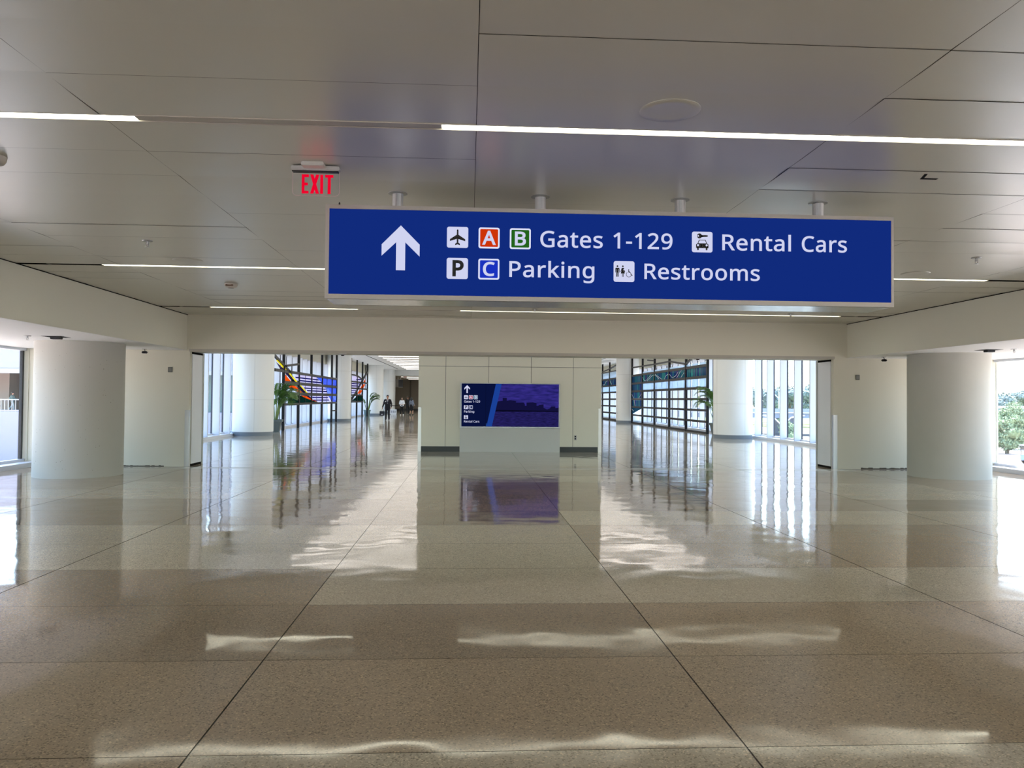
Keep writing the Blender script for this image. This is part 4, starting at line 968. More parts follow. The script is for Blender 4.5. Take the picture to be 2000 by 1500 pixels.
def column(x, y, h, label, m, clad):
    t = thing('round_column', label, 'column', (x, y, 0), group='round columns along the glass walls')
    if clad:
        MB().lathe([(0.765, 0.16), (0.8, 0.162), (0.8, h)], 64).obj('shaft', m, t, True)
        MB().lathe([(0.79, 0), (0.79, 0.16)], 64).obj('plinth', PLINTH, t, True)
        j = MB()
        for z in (1.45, 3.35):
            j.lathe([(0.8, z - 0.005), (0.802, z - 0.004), (0.802, z + 0.004), (0.8, z + 0.005)], 64, caps=False)
        a = math.radians(-80)
        for a in (-72, 18, 108, 198):
            a = math.radians(a)
            j.tube([(0.8 * math.cos(a), 0.8 * math.sin(a), 0.17), (0.8 * math.cos(a), 0.8 * math.sin(a), h - 0.01)], 0.004, 6)
        j.obj('cladding_joint', mat('joint_pale', (188, 191, 189), 0.6), t)
    else:
        MB().lathe([(0.785, 0), (0.785, h)], 72).obj('shaft', m, t, True)
    return t


column(-7.6, 15.55, HS - 0.004, 'thick white round column with pitted concrete surface at the left', pitted(), False)
column(10.12, 15.8, HS - 0.004, 'thick smooth white round column by the sunny right window', mat('smooth_plaster', (182, 182, 172), 0.55, spec=0.3, vary=(2.0, 0.03)), False)
for k, (y, t) in enumerate(((32.0, 'nearest white clad column on the corridor left side, palm beside it'), (52.7, 'second white clad column on the left, between the two coloured glass screens'),
                            (72.4, 'white clad column beyond the second palm at the left, before the people'), (83.0, 'last white column on the left beside the dark far hall'))):
    column(-8.78, y, H2 - 0.002, t, COLM, True)
for k, (y, t) in enumerate(((31.95, 'nearest white clad column on the corridor right side, palm behind it'), (53.6, 'white clad column between the two teal glass screens'))):
    column(11.08, y, H2 - 0.002, t, COLM, True)

# ---------------------------------------------------------------- stained-glass screens
GL = {}


def sg_glass(n, rgb, tr=0.55):
    if n not in GL:
        tint = tuple(min(255, int(c * 1.0)) for c in rgb)
        GL[n] = glass('glass_' + n, tint, 0.03, (rgb, tr))
    return GL[n]


def bar_pts(b, x, pts, h, d=0.09):
    """flat bar following points (Y, z) in the screen's plane"""
    for (ya, za), (yb, zb) in zip(pts[:-1], pts[1:]):
        L = math.hypot(yb - ya, zb - za)
        nx, nz = -(zb - za) / L * h / 2, (yb - ya) / L * h / 2
        b.prism([(ya + nx, za + nz), (yb + nx, zb + nz), (yb - nx, zb - nz), (ya - nx, za - nz)], x - d / 2, x + d / 2, 'X')


def screen(name, label, x, posts, ptop, bars, panels, group, thin=()):
    ys = [p for p in posts]
    t = thing(name, label, 'glass screen', (x, ys[0], 0), group=group)
    for y in posts:
        MB().rbox(x - 0.06, x + 0.06, y - 0.06, y + 0.06, 0, ptop, 0.008).obj('post', BRONZE, t)
    for pts, h in bars:
        b = MB()
        bar_pts(b, x, pts, h)
        b.obj('crossbar', BRONZE, t)
    for y, z0, z1 in thin:
        MB().box(x - 0.02, x + 0.02, y - 0.02, y + 0.02, z0, z1).obj('glazing_bar', BRONZE, t)
    for k, (pts, colour, dx) in enumerate(panels):
        MB().prism(pts, x - 0.006 + dx, x + 0.006 + dx, 'X').obj('glass_panel', colour, t)
    under(t)
    return t


ORA, YEL, PUR, GRN = sg_glass('orange', (255, 120, 24), 0.7), sg_glass('yellow', (255, 240, 60), 0.8), sg_glass('violet', (60, 40, 100), 0.8), sg_glass('bottle_green', (22, 74, 66), 0.8)
BLU, LBL, NAV, WHT = sg_glass('blue', (112, 138, 240), 0.6), sg_glass('pale_blue', (150, 175, 250), 0.6), sg_glass('navy', (26, 22, 130), 0.85), sg_glass('white', (236, 226, 250), 0.6)
TEA, TE2, TE3, TE4 = sg_glass('teal', (40, 96, 120), 0.7), sg_glass('teal_green', (70, 140, 140), 0.7), sg_glass('slate_blue', (52, 72, 128), 0.7), sg_glass('sea_violet', (84, 74, 124), 0.7)
PAL = sg_glass('ice', (208, 228, 246), 0.3)
D1 = 0.012
screen('stained_glass_screen', 'tall bronze-framed glass screen with orange, yellow and blue-striped panes beside the left palm', -8.7,
       [36.75, 39.95, 43.1, 46.2, 49.45, 51.2], 4.55,
       [([(35.0, 2.79), (51.24, 2.79)], .13), ([(36.75, 2.262), (51.28, 2.27)], .15), ([(36.75, 1.735), (51.3, 1.75)], .15), ([(36.75, 1.225), (51.3, 1.25)], .11),
        ([(36.75, 3.02), (40.0, 3.27)], .1), ([(34.6, 3.5), (36.9, 3.03), (38.0, 2.79)], .12), ([(49.45, 0.745), (51.2, 0.735)], .07)],
       [([(35.28, 3.234), (35.69, 3.264), (36.92, 2.99), (36.85, 2.87)], YEL, 0), ([(36.85, 2.99), (37.42, 2.85), (36.9, 2.83)], YEL, 0), ([(37.66, 2.725), (38.13, 2.725), (39.72, 2.336), (39.29, 2.326)], YEL, 0),
        ([(40.12, 2.191), (40.47, 2.195), (42.17, 1.823), (41.83, 1.805)], YEL, 0), ([(42.42, 1.675), (42.82, 1.665), (43.33, 1.522)], WHT, 0),
        ([(35.32, 3.135), (36.86, 2.873), (36.86, 2.85), (36.17, 2.85)], PUR, 0), ([(37.0, 2.725), (37.66, 2.725), (39.29, 2.33), (38.56, 2.33)], PUR, 0), ([(39.05, 2.19), (40.12, 2.191), (41.83, 1.81), (40.9, 1.81)], PUR, 0),
        ([(41.56, 1.67), (42.42, 1.675), (43.33, 1.522), (43.13, 1.48)], PUR, 0),
        ([(36.81, 2.69), (38.3, 2.335), (36.81, 2.335)], ORA, 0), ([(37.62, 2.127), (38.89, 2.19), (40.9, 1.81), (40.1, 1.81), (38.58, 1.93)], ORA, 0),
        ([(40.55, 1.66), (41.56, 1.665), (43.34, 1.48), (45.05, 1.308), (43.55, 1.397), (41.57, 1.539)], ORA, 0),
        ([(38.3, 2.335), (38.54, 2.476), (39.0, 2.335)], GRN, 0), ([(37.65, 1.65), (40.55, 1.655), (41.57, 1.539), (43.55, 1.397), (45.05, 1.3), (43.35, 1.28), (37.67, 1.28)], GRN, 0),
        ([(44.51, 2.72), (51.14, 2.72), (51.14, 2.35), (46.82, 2.345)], BLU, 0), ([(47.8, 2.19), (51.14, 2.19), (51.14, 1.83), (49.52, 1.825)], BLU, 0), ([(48.35, 1.67), (49.66, 1.67), (51.08, 1.31), (49.69, 1.315)], BLU, 0),
        ([(47.07, 2.19), (47.8, 2.19), (49.52, 1.825), (48.08, 1.825)], LBL, 0), ([(49.66, 1.67), (51.14, 1.67), (51.14, 1.34)], LBL, 0),
        ([(39.52, 2.725), (44.51, 2.72), (46.23, 2.345), (40.07, 2.34), (39.03, 2.564)], WHT, 0), ([(40.52, 2.185), (47.07, 2.19), (48.08, 1.825), (42.22, 1.825)], WHT, 0),
        ([(42.92, 1.67), (48.35, 1.67), (49.42, 1.316), (45.05, 1.308), (43.44, 1.501)], WHT, 0),
        ([(39.19, 2.6), (44.95, 2.62), (45.2, 2.555), (39.2, 2.53)], NAV, D1), ([(40.06, 2.462), (45.75, 2.475), (46.0, 2.4), (40.06, 2.395)], NAV, D1), ([(41.15, 2.09), (47.2, 2.105), (47.4, 2.05), (41.4, 2.03)], NAV, D1),
        ([(41.82, 1.965), (47.7, 1.974), (47.9, 1.91), (42.1, 1.895)], NAV, D1), ([(43.43, 1.6), (48.1, 1.6), (48.3, 1.54), (43.43, 1.535)], NAV, D1), ([(43.54, 1.45), (48.37, 1.455), (48.6, 1.385), (43.65, 1.39)], NAV, D1)],
       'bronze stained-glass screens', [(38.4, 1.28, 3.1), (41.5, 1.28, 2.73), (44.6, 1.28, 2.73), (47.8, 1.28, 2.73)])

screen('stained_glass_screen', 'farther bronze-framed glass screen with red-orange slanting pane, second palm in front of it', -8.7,
       [57.3, 60.4, 63.5, 66.6], 4.52,
       [([(57.3, 3.3), (60.4, 3.3), (62.0, 3.2), (63.5, 3.0)], .1), ([(57.3, 2.79), (66.6, 2.83)], .12), ([(57.3, 2.29), (66.6, 2.32)], .12), ([(57.3, 1.78), (63.5, 1.8)], .12), ([(57.3, 1.28), (63.5, 1.28)], .12),
        ([(57.4, 1.35), (66.6, 3.86)], .16)],
       [([(63.62, 2.77), (65.24, 3.17), (65.28, 2.76)], ORA, 0), ([(61.9, 2.24), (63.6, 2.7), (65.2, 2.74), (64.0, 2.36), (62.9, 2.33)], ORA, 0), ([(60.76, 1.906), (62.43, 1.918), (63.4, 2.2), (61.8, 2.22)], ORA, 0),
        ([(57.86, 1.35), (60.63, 1.735), (63.39, 1.74), (63.43, 1.34)], GRN, 0),
        ([(57.4, 2.34), (61.9, 2.36), (63.2, 2.74), (57.4, 2.72)], WHT, 0), ([(57.4, 1.85), (59.2, 1.87), (60.6, 2.23), (57.4, 2.22)], WHT, 0), ([(58.0, 2.85), (62.6, 2.87), (62.3, 3.1), (60.4, 3.22), (58.0, 3.22)], WHT, 0),
        ([(57.4, 2.58), (62.4, 2.66), (62.6, 2.72), (57.4, 2.66)], NAV, D1), ([(57.4, 2.42), (61.8, 2.48), (62.0, 2.55), (57.4, 2.5)], NAV, D1), ([(57.4, 2.06), (59.9, 2.09), (60.1, 2.16), (57.4, 2.13)], NAV, D1),
        ([(57.4, 1.92), (59.4, 1.94), (59.6, 2.0), (57.4, 1.98)], NAV, D1), ([(59.9, 2.95), (62.5, 3.0), (62.3, 3.07), (60.1, 3.04)], NAV, D1)],
       'bronze stained-glass screens', [(65.2, 2.3, 3.4), (62.0, 1.3, 2.3)])


def teal_cells(y0, y1, z0, z1, seed):
    """upright slips of teal and blue glass filling a band"""
    r = random.Random(seed)
    out, y = [], y0
    while y < y1 - 0.01:
        d = min(r.uniform(0.1, 0.26), y1 - y)
        out.append(([(y, z0), (y + d, z0), (y + d, z1), (y, z1)], r.choice([TEA, TEA, TE2, TE2, TE3, TE3, TE4]), 0))
        y += d
    return out


BH = [3.25, 2.71, 2.18, 1.65, 1.115, 0.575, 0.045]
RP = [35.8, 39.4, 42.75, 46.2, 49.45, 52.68]
pan = []
cells_nb = []
def pale(y0, y1, z0, z1):
    return ([(y0, z0), (y1, z0), (y1, z1), (y0, z1)], PAL, 0)
for a, b in zip(RP[:-1], RP[1:]):
    pan += teal_cells(a + .06, b - .06, BH[1] + .06, BH[0] - .06, int(a * 10))
pan += teal_cells(49.51, 52.62, BH[2] + .06, BH[1] - .06, 5) + teal_cells(49.51, 52.62, BH[3] + .06, BH[2] - .06, 6) + teal_cells(49.51, 52.62, BH[4] + .05, BH[3] - .06, 8)
pan += [([(49.5, 1.06), (52.62, 1.06), (52.62, 0.64)], TEA, 0)]
for a, b in zip(RP[:-2], RP[1:-1]):
    pan.append(pale(a + .06, b - .06, BH[2] + .06, BH[1] - .06))
    pan.append(pale(a + .06, b - .06, BH[0] + .06, 3.42))
LINE = mat('white_came', (236, 240, 246), 0.3)
wv = [([(49.3, 3.08), (48.9, 2.86), (48.3, 2.84), (47.4, 3.06), (47.0, 3.16)], .022), ([(48.0, 2.8), (47.2, 2.98), (46.6, 3.1), (45.9, 3.08), (45.0, 2.84)], .022), ([(46.0, 3.15), (44.3, 2.8)], .022),
      ([(43.8, 2.78), (43.3, 3.0), (42.6, 3.02), (42.1, 2.86), (41.4, 2.9), (40.9, 3.08)], .022), ([(41.1, 2.8), (40.2, 3.18)], .022), ([(40.3, 2.8), (39.7, 3.02)], .022),
      ([(52.6, 2.0), (52.0, 1.7)], .022), ([(50.4, 1.72), (49.6, 2.02)], .022), ([(51.9, 1.6), (51.5, 1.15)], .022), ([(52.6, 0.98), (52.0, 0.84)], .022)]


def flow(p, n=6):
    """a smooth line through the points"""
    if len(p) < 3:
        return p
    out = []
    for i in range(len(p) - 1):
        a, b, c, d = p[max(0, i - 1)], p[i], p[i + 1], p[min(len(p) - 1, i + 2)]
        for k in range(n):
            t = k / n
            out.append(tuple(0.5 * (2 * b[j] + (c[j] - a[j]) * t + (2 * a[j] - 5 * b[j] + 4 * c[j] - d[j]) * t * t + (3 * b[j] - a[j] - 3 * c[j] + d[j]) * t ** 3) for j in (0, 1)))
    return out + [p[-1]]


def waves(t, lines, x):
    o = MB()
    for pts, wd in lines:
        o.tube([(x - 0.03, y, z) for y, z in flow(pts)], wd / 2, 6)
    ob = o.obj('wave_line', LINE, t)
    ob.location = (-t.location.x, -t.location.y, 0)


s3 = screen('stained_glass_screen', 'large bronze-gridded glass screen with teal band and white wave lines beside the right palm', 11.2, RP, 4.55,
            [([(35.8, z), (52.68, z)], .11 if z < 2 else .13) for z in BH] + [([(39.4, 3.46), (42.7, 3.76), (46.2, 3.76), (52.68, 3.82)], .09), ([(39.4, 3.46), (38.4, 3.72), (37.6, 4.1)], .09), ([(46.1, 3.97), (48.0, 4.1)], .08)],
            pan, 'bronze stained-glass screens')
waves(s3, wv, 11.2)
R2P = [57.95, 61.2, 64.5, 67.6]
pan = []
for a, b in zip(R2P[:-1], R2P[1:]):
    pan += teal_cells(a + .06, b - .06, BH[1] + .06, BH[0] - .06, int(a * 10))
    pan.append(pale(a + .06, b - .06, BH[2] + .06, BH[1] - .06))
    pan.append(pale(a + .06, b - .06, BH[0] + .06, 3.78))
s4 = screen('stained_glass_screen', 'farther teal-banded glass screen just right of the partition, partly behind a column', 11.2, R2P, 4.6,
            [([(57.95, z), (67.6, z)], .12) for z in BH] + [([(57.95, 3.83), (67.6, 3.83)], .09), ([(57.95, 4.28), (61.2, 4.07), (64.5, 3.95)], .09)], pan, 'bronze stained-glass screens')
waves(s4, [([(64.2, 2.86), (63.4, 2.85), (62.6, 3.1), (61.9, 3.12)], .03), ([(61.0, 3.14), (60.2, 2.82)], .03)], 11.2)


# ---------------------------------------------------------------- potted palms
LEAF = mat('palm_leaf', (74, 112, 44), 0.45, vary=(3, 0.35))
CANE = mat('palm_cane', (120, 138, 72), 0.5, vary=(6, 0.25))
POT = mat('grey_pot', (92, 102, 102), 0.5)
POT2 = mat('teal_pot', (104, 128, 128), 0.4)
SOIL = mat('soil', (52, 40, 30), 0.9)


def frond(base, az, elev, L, droop, r):
    """arching rib with two rows of leaflets"""
    b = MB()
    pts = []
    p = Vector(base)
    N = 12
    for i in range(N + 1):
        pts.append(p.copy())
        e = elev - droop * (i / N) ** 1.4
        p += Vector((math.cos(az) * math.cos(e), math.sin(az) * math.cos(e), math.sin(e))) * (L / N)
    b.tube(pts, [0.009 * (1 - 0.8 * i / N) for i in range(N + 1)], 5)
    side = Vector((-math.sin(az), math.cos(az), 0))
    for i in range(2, N * 2 + 1):
        u = i / (N * 2)
        k = min(N - 1, int(u * N))
        q = pts[k].lerp(pts[k + 1], u * N - k)
        d = (pts[min(N, k + 1)] - pts[k]).normalized()
        ll = L * 0.42 * (math.sin(PI * min(0.97, u * 0.85 + 0.13)) ** 0.7) * r.uniform(.85, 1.1)
        for s in (-1, 1):
            dr = (d * 0.75 + side * s * 0.75 + Vector((0, 0, 0.25))).normalized()
            m1 = q + dr * ll * 0.5
            tip = q + dr * ll + Vector((0, 0, -ll * r.uniform(.2, .5)))
            wv = d.cross(dr).normalized().cross(dr).normalized() * 0.016
            b.add([q - wv * .5, q + wv * .5, m1 + wv, m1 - wv, tip], [(0, 1, 2, 3), (3, 2, 4)])
    return b


def palm(label, x, y, h, seed, pot, n=13, square=True, spread=1.0, lean=None):
    r = random.Random(seed)
    t = thing('potted_palm', label, 'potted plant', (x, y, 0), group='potted palms beside the glass screens')
    ph = 0.56
    if square:
        s = 0.30
        prof = [(0.68 * s, 0), (0.95 * s, ph - .1), (1.12 * s, ph - .1), (1.15 * s, ph), (1.02 * s, ph), (0.98 * s, ph - .06)]
        b = MB().lathe([(q * 1.38, z) for q, z in prof], 4)
        o = b.obj('pot', pot, t)
        o.rotation_euler = (0, 0, PI / 4 + 0.12)
        rr = 0.27
    else:
        MB().lathe([(0.2, 0), (0.26, 0.3), (0.285, ph - .12), (0.32, ph - .11), (0.32, ph), (0.28, ph), (0.27, ph - .06)], 28).obj('pot', pot, t, True)
        rr = 0.24
    MB().lathe([(rr, ph - .065), (rr * .9, ph - .05)], 20).obj('soil', SOIL, t)
    for k in range(n):
        az = 2 * PI * k / n + r.uniform(-.3, .3)
        if lean is not None and r.random() < 0.55:
            az = lean + r.uniform(-.7, .7)
        br = r.uniform(.02, .14)
        top = ph + (h - ph) * r.uniform(.25, .62)
        b0 = Vector((br * math.cos(az), br * math.sin(az), ph - .07))
        b1 = b0 + Vector((math.cos(az) * .12, math.sin(az) * .12, (top - ph) * .6))
        b2 = Vector((b1.x + math.cos(az) * .08, b1.y + math.sin(az) * .08, top))
        MB().tube([b0, b1, b2], [.022, .017, .012], 6).obj('stem', CANE, t, True)
        frond(b2, az, r.uniform(.9, 1.45), (h - ph) * r.uniform(.5, .68) * spread, r.uniform(1.3, 2.3), r).obj('frond', LEAF, t)
    return t


palm('leafy palm in a dark grey square pot behind the nearest left column', -8.72, 35.3, 2.2, 3, POT, 18, True, 1.15, -0.1)
palm('palm in a teal round pot before the farther orange glass screen', -8.78, 67.2, 2.15, 11, POT2, 12, False, 1.05, 0.0)
palm('bushy palm in a grey square pot half hidden by the right column', 11.32, 34.6, 2.3, 8, POT, 18, True, 1.0, PI)


# ---------------------------------------------------------------- directory screen on the partition
dd = thing('directory_screen', 'wide wall display showing white directions beside a violet waterfront skyline', 'display screen', (1.21, 22.78, 0))
SY = 22.70
MB().rbox(-0.27, 2.68, SY + 0.012, 22.8, 0.0, 0.70, 0.004).obj('base_panel', mat('display_base', (220, 220, 214), 0.4), dd)
MB().box(-0.27, 2.68, SY + 0.02, 22.8, 0.0, 0.012).obj('base_gap', DARK, dd)
fb = MB()
fb.box(-0.266, 2.678, SY - 0.005, 22.8, 2.004, 2.024).box(-0.266, 2.678, SY - 0.005, 22.8, 0.703, 0.745).box(-0.266, -0.223, SY - 0.005, 22.8, 0.745, 2.004).box(2.643, 2.678, SY - 0.005, 22.8, 0.745, 2.004)
fb.obj('frame', mat('display_frame', (176, 178, 182), 0.35, metal=0.5), dd)
scp = MB().box(-0.223, 2.643, SY + 0.005, 22.79, 0.745, 2.004).obj('screen', glow('screen_navy', (9, 18, 58), 1.0), dd)


def screen_sky():
    m = bpy.data.materials.new('screen_sky')
    m.use_nodes = True
    n = m.node_tree
    n.nodes.remove(n.nodes['Principled BSDF'])
    e = n.nodes.new('ShaderNodeEmission')
    tc = n.nodes.new('ShaderNodeTexCoord')
    mp = n.nodes.new('ShaderNodeMapping')
    mp.inputs['Scale'].default_value = (1.5, 1, 7)
    nz = n.nodes.new('ShaderNodeTexNoise')
    nz.inputs['Scale'].default_value = 2.2
    nz.inputs['Detail'].default_value = 5
    n.links.new(tc.outputs['Object'], mp.inputs['Vector'])
    n.links.new(mp.outputs['Vector'], nz.inputs['Vector'])
    cr = n.nodes.new('ShaderNodeValToRGB')
    cr.color_ramp.elements[0].position, cr.color_ramp.elements[0].color = 0.3, lin((28, 28, 92))
    cr.color_ramp.elements[1].position, cr.color_ramp.elements[1].color = 0.72, lin((58, 48, 142))
    n.links.new(nz.outputs['Fac'], cr.inputs['Fac'])
    e.inputs['Strength'].default_value = 0.6242
    n.links.new(cr.outputs['Color'], e.inputs['Color'])
    n.links.new(e.outputs['Emission'], n.nodes['Material Output'].inputs['Surface'])
    return m


def screen_water():
    m = screen_sky()
    m.name = 'screen_water'
    n = m.node_tree
    for q in n.nodes:
        if q.type == 'MAPPING':
            q.inputs['Scale'].default_value = (3, 1, 30)
        if q.type == 'VALTORGB':
            q.color_ramp.elements[0].color = lin((16, 15, 50))
            q.color_ramp.elements[1].color = lin((44, 38, 110))
    return m


def flat(pts, z, m, name):
    MB().prism(pts, SY + 0.005 - z, SY + 0.0055, 'Y').obj(name, m, scp)


flat([(0.49, 0.745), (0.512, 0.745), (0.512, 0.84), (0.49, 0.84)], .0006, glow('scr_edge', (38, 78, 150)), 'blue_edge')
flat([(0.49, 0.745), (0.497, 0.745), (0.488, 2.0), (0.481, 2.0)], .0008, glow('scr_line', (5, 9, 32)), 'divider')
flat([(0.86, 2.0), (2.64, 2.0), (2.64, 1.19), (0.74, 1.19)], .001, screen_sky(), 'sky_picture')
flat([(0.74, 1.19), (2.64, 1.19), (2.64, 0.748), (0.67, 0.748)], .001, screen_water(), 'water_picture')
flat([(0.76, 1.185), (0.79, 1.469), (0.871, 1.495), (0.983, 1.505), (0.983, 1.592), (1.104, 1.593), (1.105, 1.506), (1.2, 1.525), (1.374, 1.508), (1.374, 1.456), (1.6, 1.458), (1.635, 1.424), (1.644, 1.363), (1.688, 1.364),
      (1.687, 1.459), (1.878, 1.469), (1.983, 1.444), (1.984, 1.366), (2.044, 1.367), (2.053, 1.393), (2.192, 1.411), (2.193, 1.307), (2.298, 1.264), (2.385, 1.3), (2.419, 1.352), (2.542, 1.353), (2.542, 1.301),
      (2.64, 1.311), (2.64, 1.19)], .0016, glow('scr_city', (18, 17, 58)), 'skyline_picture')
flat([(0.75, 1.24), (2.64, 1.22), (2.64, 1.19), (0.75, 1.19)], .002, glow('scr_shore', (9, 9, 34)), 'shore_picture')
flat([(0.514, 0.748), (0.78, 2.0), (0.95, 2.0), (0.67, 0.748)], .0024, glow('scr_band', (26, 64, 150)), 'blue_band')
flat([(-0.0625, 1.957), (-0.144, 1.876), (-0.144, 1.825), (-0.082, 1.884), (-0.082, 1.724), (-0.043, 1.724), (-0.043, 1.884), (0.019, 1.825), (0.019, 1.876)], .002, LETW, 'arrow')
PB = SY + 0.004
icon_tile(scp, -0.152, -0.037, 1.546, 1.66, PB, 'plane')
icon_tile(scp, -0.009, 0.106, 1.546, 1.66, PB, 'letter', glow('scr_red', (178, 40, 48)), 'A', 0.04)
icon_tile(scp, 0.131, 0.247, 1.547, 1.661, PB, 'letter', glow('scr_teal', (60, 118, 132)), 'B', 0.04)
icon_tile(scp, -0.152, -0.035, 1.254, 1.366, PB, 'letter', None, 'P', 0.03)
icon_tile(scp, -0.01, 0.105, 1.256, 1.367, PB, 'letter', glow('scr_dark', (12, 24, 72)), 'C', 0.03)
icon_tile(scp, -0.149, -0.032, 0.961, 1.073, PB, 'car')
for t, a, b, z in (('Gates 1-129', -0.149, 0.318, 1.447), ('Parking', -0.147, 0.151, 1.152), ('Rental Cars', -0.148, 0.303, 0.863)):
    lettering(t, a, b, z, 0.06, PB - 0.002, LETW, scp, 'lettering')
under(dd)

# ---------------------------------------------------------------- small fittings
ol = thing('power_outlet', 'small wall outlet with two dark sockets low on the partition', 'outlet', (3.155, PY0, 0.43))
MB().rbox(-0.04, 0.04, -0.008, 0, -0.075, 0.075, 0.003).obj('cover_plate', FROST, ol)
for z in (-0.032, 0.032):
    MB().rbox(-0.022, 0.022, -0.012, -0.007, z - 0.02, z + 0.02, 0.003).obj('socket', BLACK, ol)


def wall_plate(x, z, label):
    t = thing('wall_plate', label, 'wall plate', (x, YW0, z), group='grey plates on the cross wall')
    MB().rbox(-0.05, 0.05, -0.012, 0, -0.06, 0.06, 0.004).obj('cover_plate', GREYP, t)
    MB().rbox(-0.03, 0.03, -0.016, -0.011, -0.035, 0.035, 0.002).obj('insert', mat('plate_insert', (136, 136, 130), 0.4), t)


wall_plate(-6.62, 2.14, 'small grey plate on the wall between the pitted column and the opening')
wall_plate(9.02, 2.13, 'small grey plate on the wall between the opening and the smooth column')


def ceiling_speaker(x, y, label):
    t = thing('ceiling_speaker', label, 'speaker', (x, y, H1), group='round ceiling speakers')
    m = mat('speaker_white', (206, 204, 194), 0.32, metal=0.35)
    MB().lathe([(0.135, -0.008), (0.175, -0.012), (0.19, -0.004), (0.19, -0.001)], 40).obj('rim', m, t, True)
    MB().lathe([(0.0, -0.006), (0.134, -0.0065), (0.134, -0.002)], 40, caps=False).obj('grille', mat('speaker_grille', (202, 200, 190), 0.36, metal=0.3), t, True)


ceiling_speaker(1.24, 4.75, 'large faint round ceiling speaker before the lit strip above the sign')
ceiling_speaker(-3.77, 10.5, 'flat round ceiling speaker above the light line left of the sign')
ceiling_speaker(6.25, 10.5, 'flat round ceiling speaker above the light line right of the sign')


def sprinkler(x, y, z, label):
    t = thing('sprinkler', label, 'sprinkler', (x, y, z), group='sprinkler heads')
    MB().lathe([(0.055, -0.01), (0.06, -0.004), (0.06, -0.001)], 20).obj('escutcheon', STEELD, t, True)
    b = MB().lathe([(0.014, -0.05), (0.016, -0.009)], 12)
    b.tube([(-0.018, 0, -0.03), (-0.016, 0, -0.06), (0, 0, -0.075)], 0.004, 6).tube([(0.018, 0, -0.03), (0.016, 0, -0.06), (0, 0, -0.075)], 0.004, 6)
    b.obj('head', STEELD, t)
    MB().lathe([(0.005, -0.082), (0.028, -0.08), (0.028, -0.076), (0.005, -0.074)], 14).obj('deflector', STEEL, t)


sprinkler(-3.78, 9.23, H1, 'sprinkler head on the metal ceiling left of the blue sign')
sprinkler(6.31, 9.28, H1, 'sprinkler head on the metal ceiling right of the blue sign')
sprinkler(1.29, 15.4, H1, 'small sprinkler under the ceiling below the middle of the blue sign')
sprinkler(6.6, 15.55, H1, 'small sprinkler under the ceiling below the right end of the blue sign')
sprinkler(-7.64, 13.78, HS - .004, 'sprinkler under the white soffit in front of the pitted column')
sprinkler(10.2, 13.93, HS - .004, 'sprinkler under the white soffit in front of the smooth column')


def smoke_detector(x, y, label):
    t = thing('smoke_detector', label, 'smoke detector', (x, y, H1), group='smoke detectors')
    MB().lathe([(0.05, -0.07), (0.085, -0.055), (0.1, -0.03), (0.105, -0.001)], 28).obj('body', mat('detector_white', (190, 184, 172), 0.45), t, True)
    MB().lathe([(0.0, -0.078), (0.045, -0.072), (0.052, -0.06)], 20, caps=False).obj('chamber', GREYP, t, True)
    MB().rbox(-0.06, 0.06, -0.1, -0.075, -0.05, -0.022, 0.005).obj('lens', mat('amber_lens', (110, 84, 62), 0.3), t)


smoke_detector(-3.84, 12.61, 'round smoke detector on the ceiling below the left lit line')
smoke_detector(-3.66, 6.07, 'smoke detector cut by the left picture edge under the bright strip')

cs = thing('access_slot', 'thin dark cut in the metal ceiling right of the sign', 'ceiling slot', (3.7, 6.02, H1))
MB().prism([(-0.08, -0.11), (-0.045, 0.0), (0.075, 0.0), (0.075, 0.03), (-0.06, 0.03), (-0.105, -0.11)], -0.0065, -0.003, 'Z').obj('opening', DARK, cs)

for x, y, lb in ((-7.25, 13.95, 'dark square hatch with hanging device in the soffit by the pitted column'), (9.95, 14.28, 'dark square hatch with hanging device in the soffit by the smooth column')):
    t = thing('ceiling_hatch', lb, 'ceiling hatch', (x, y, HS - .004), group='open soffit hatches')
    MB().box(-0.17, 0.17, -0.17, 0.17, -0.004, -0.001).obj('opening', DARK, t)
    MB().rbox(-0.07, 0.09, -0.06, 0.06, -0.045, -0.003, 0.006).obj('device', BLACK, t)

for x, y, lb in ((-7.06, 17.2, 'small black camera under the soffit left of the opening'), (9.33, 16.92, 'small black camera under the soffit right of the opening')):
    t = thing('security_camera', lb, 'camera', (x, y, HS - .004), group='small soffit cameras')
    MB().lathe([(0.045, -0.008), (0.05, -0.001)], 18).obj('mount', GREYP, t, True)
    MB().tube([(0, 0, -0.004), (0.01, -0.01, -0.055)], 0.01, 8).obj('arm', GREYP, t)
    MB().rbox(-0.05, 0.06, -0.05, 0.03, -0.1, -0.05, 0.014).obj('body', BLACK, t, True)

for x, lb in ((-2.85, 'small dome sensor under the beam above the left part of the opening'), (5.25, 'small dome sensor under the beam above the right part of the opening')):
    t = thing('dome_sensor', lb, 'sensor', (x, 17.52, OZ - 0.012), group='dome sensors under the beam')
    MB().lathe([(0.055, -0.03), (0.085, -0.012), (0.09, -0.0)], 24).obj('housing', FROST, t, True)
    MB().lathe([(0.0, -0.055), (0.03, -0.05), (0.045, -0.03)], 20, caps=False).obj('lens', BLACK, t, True)

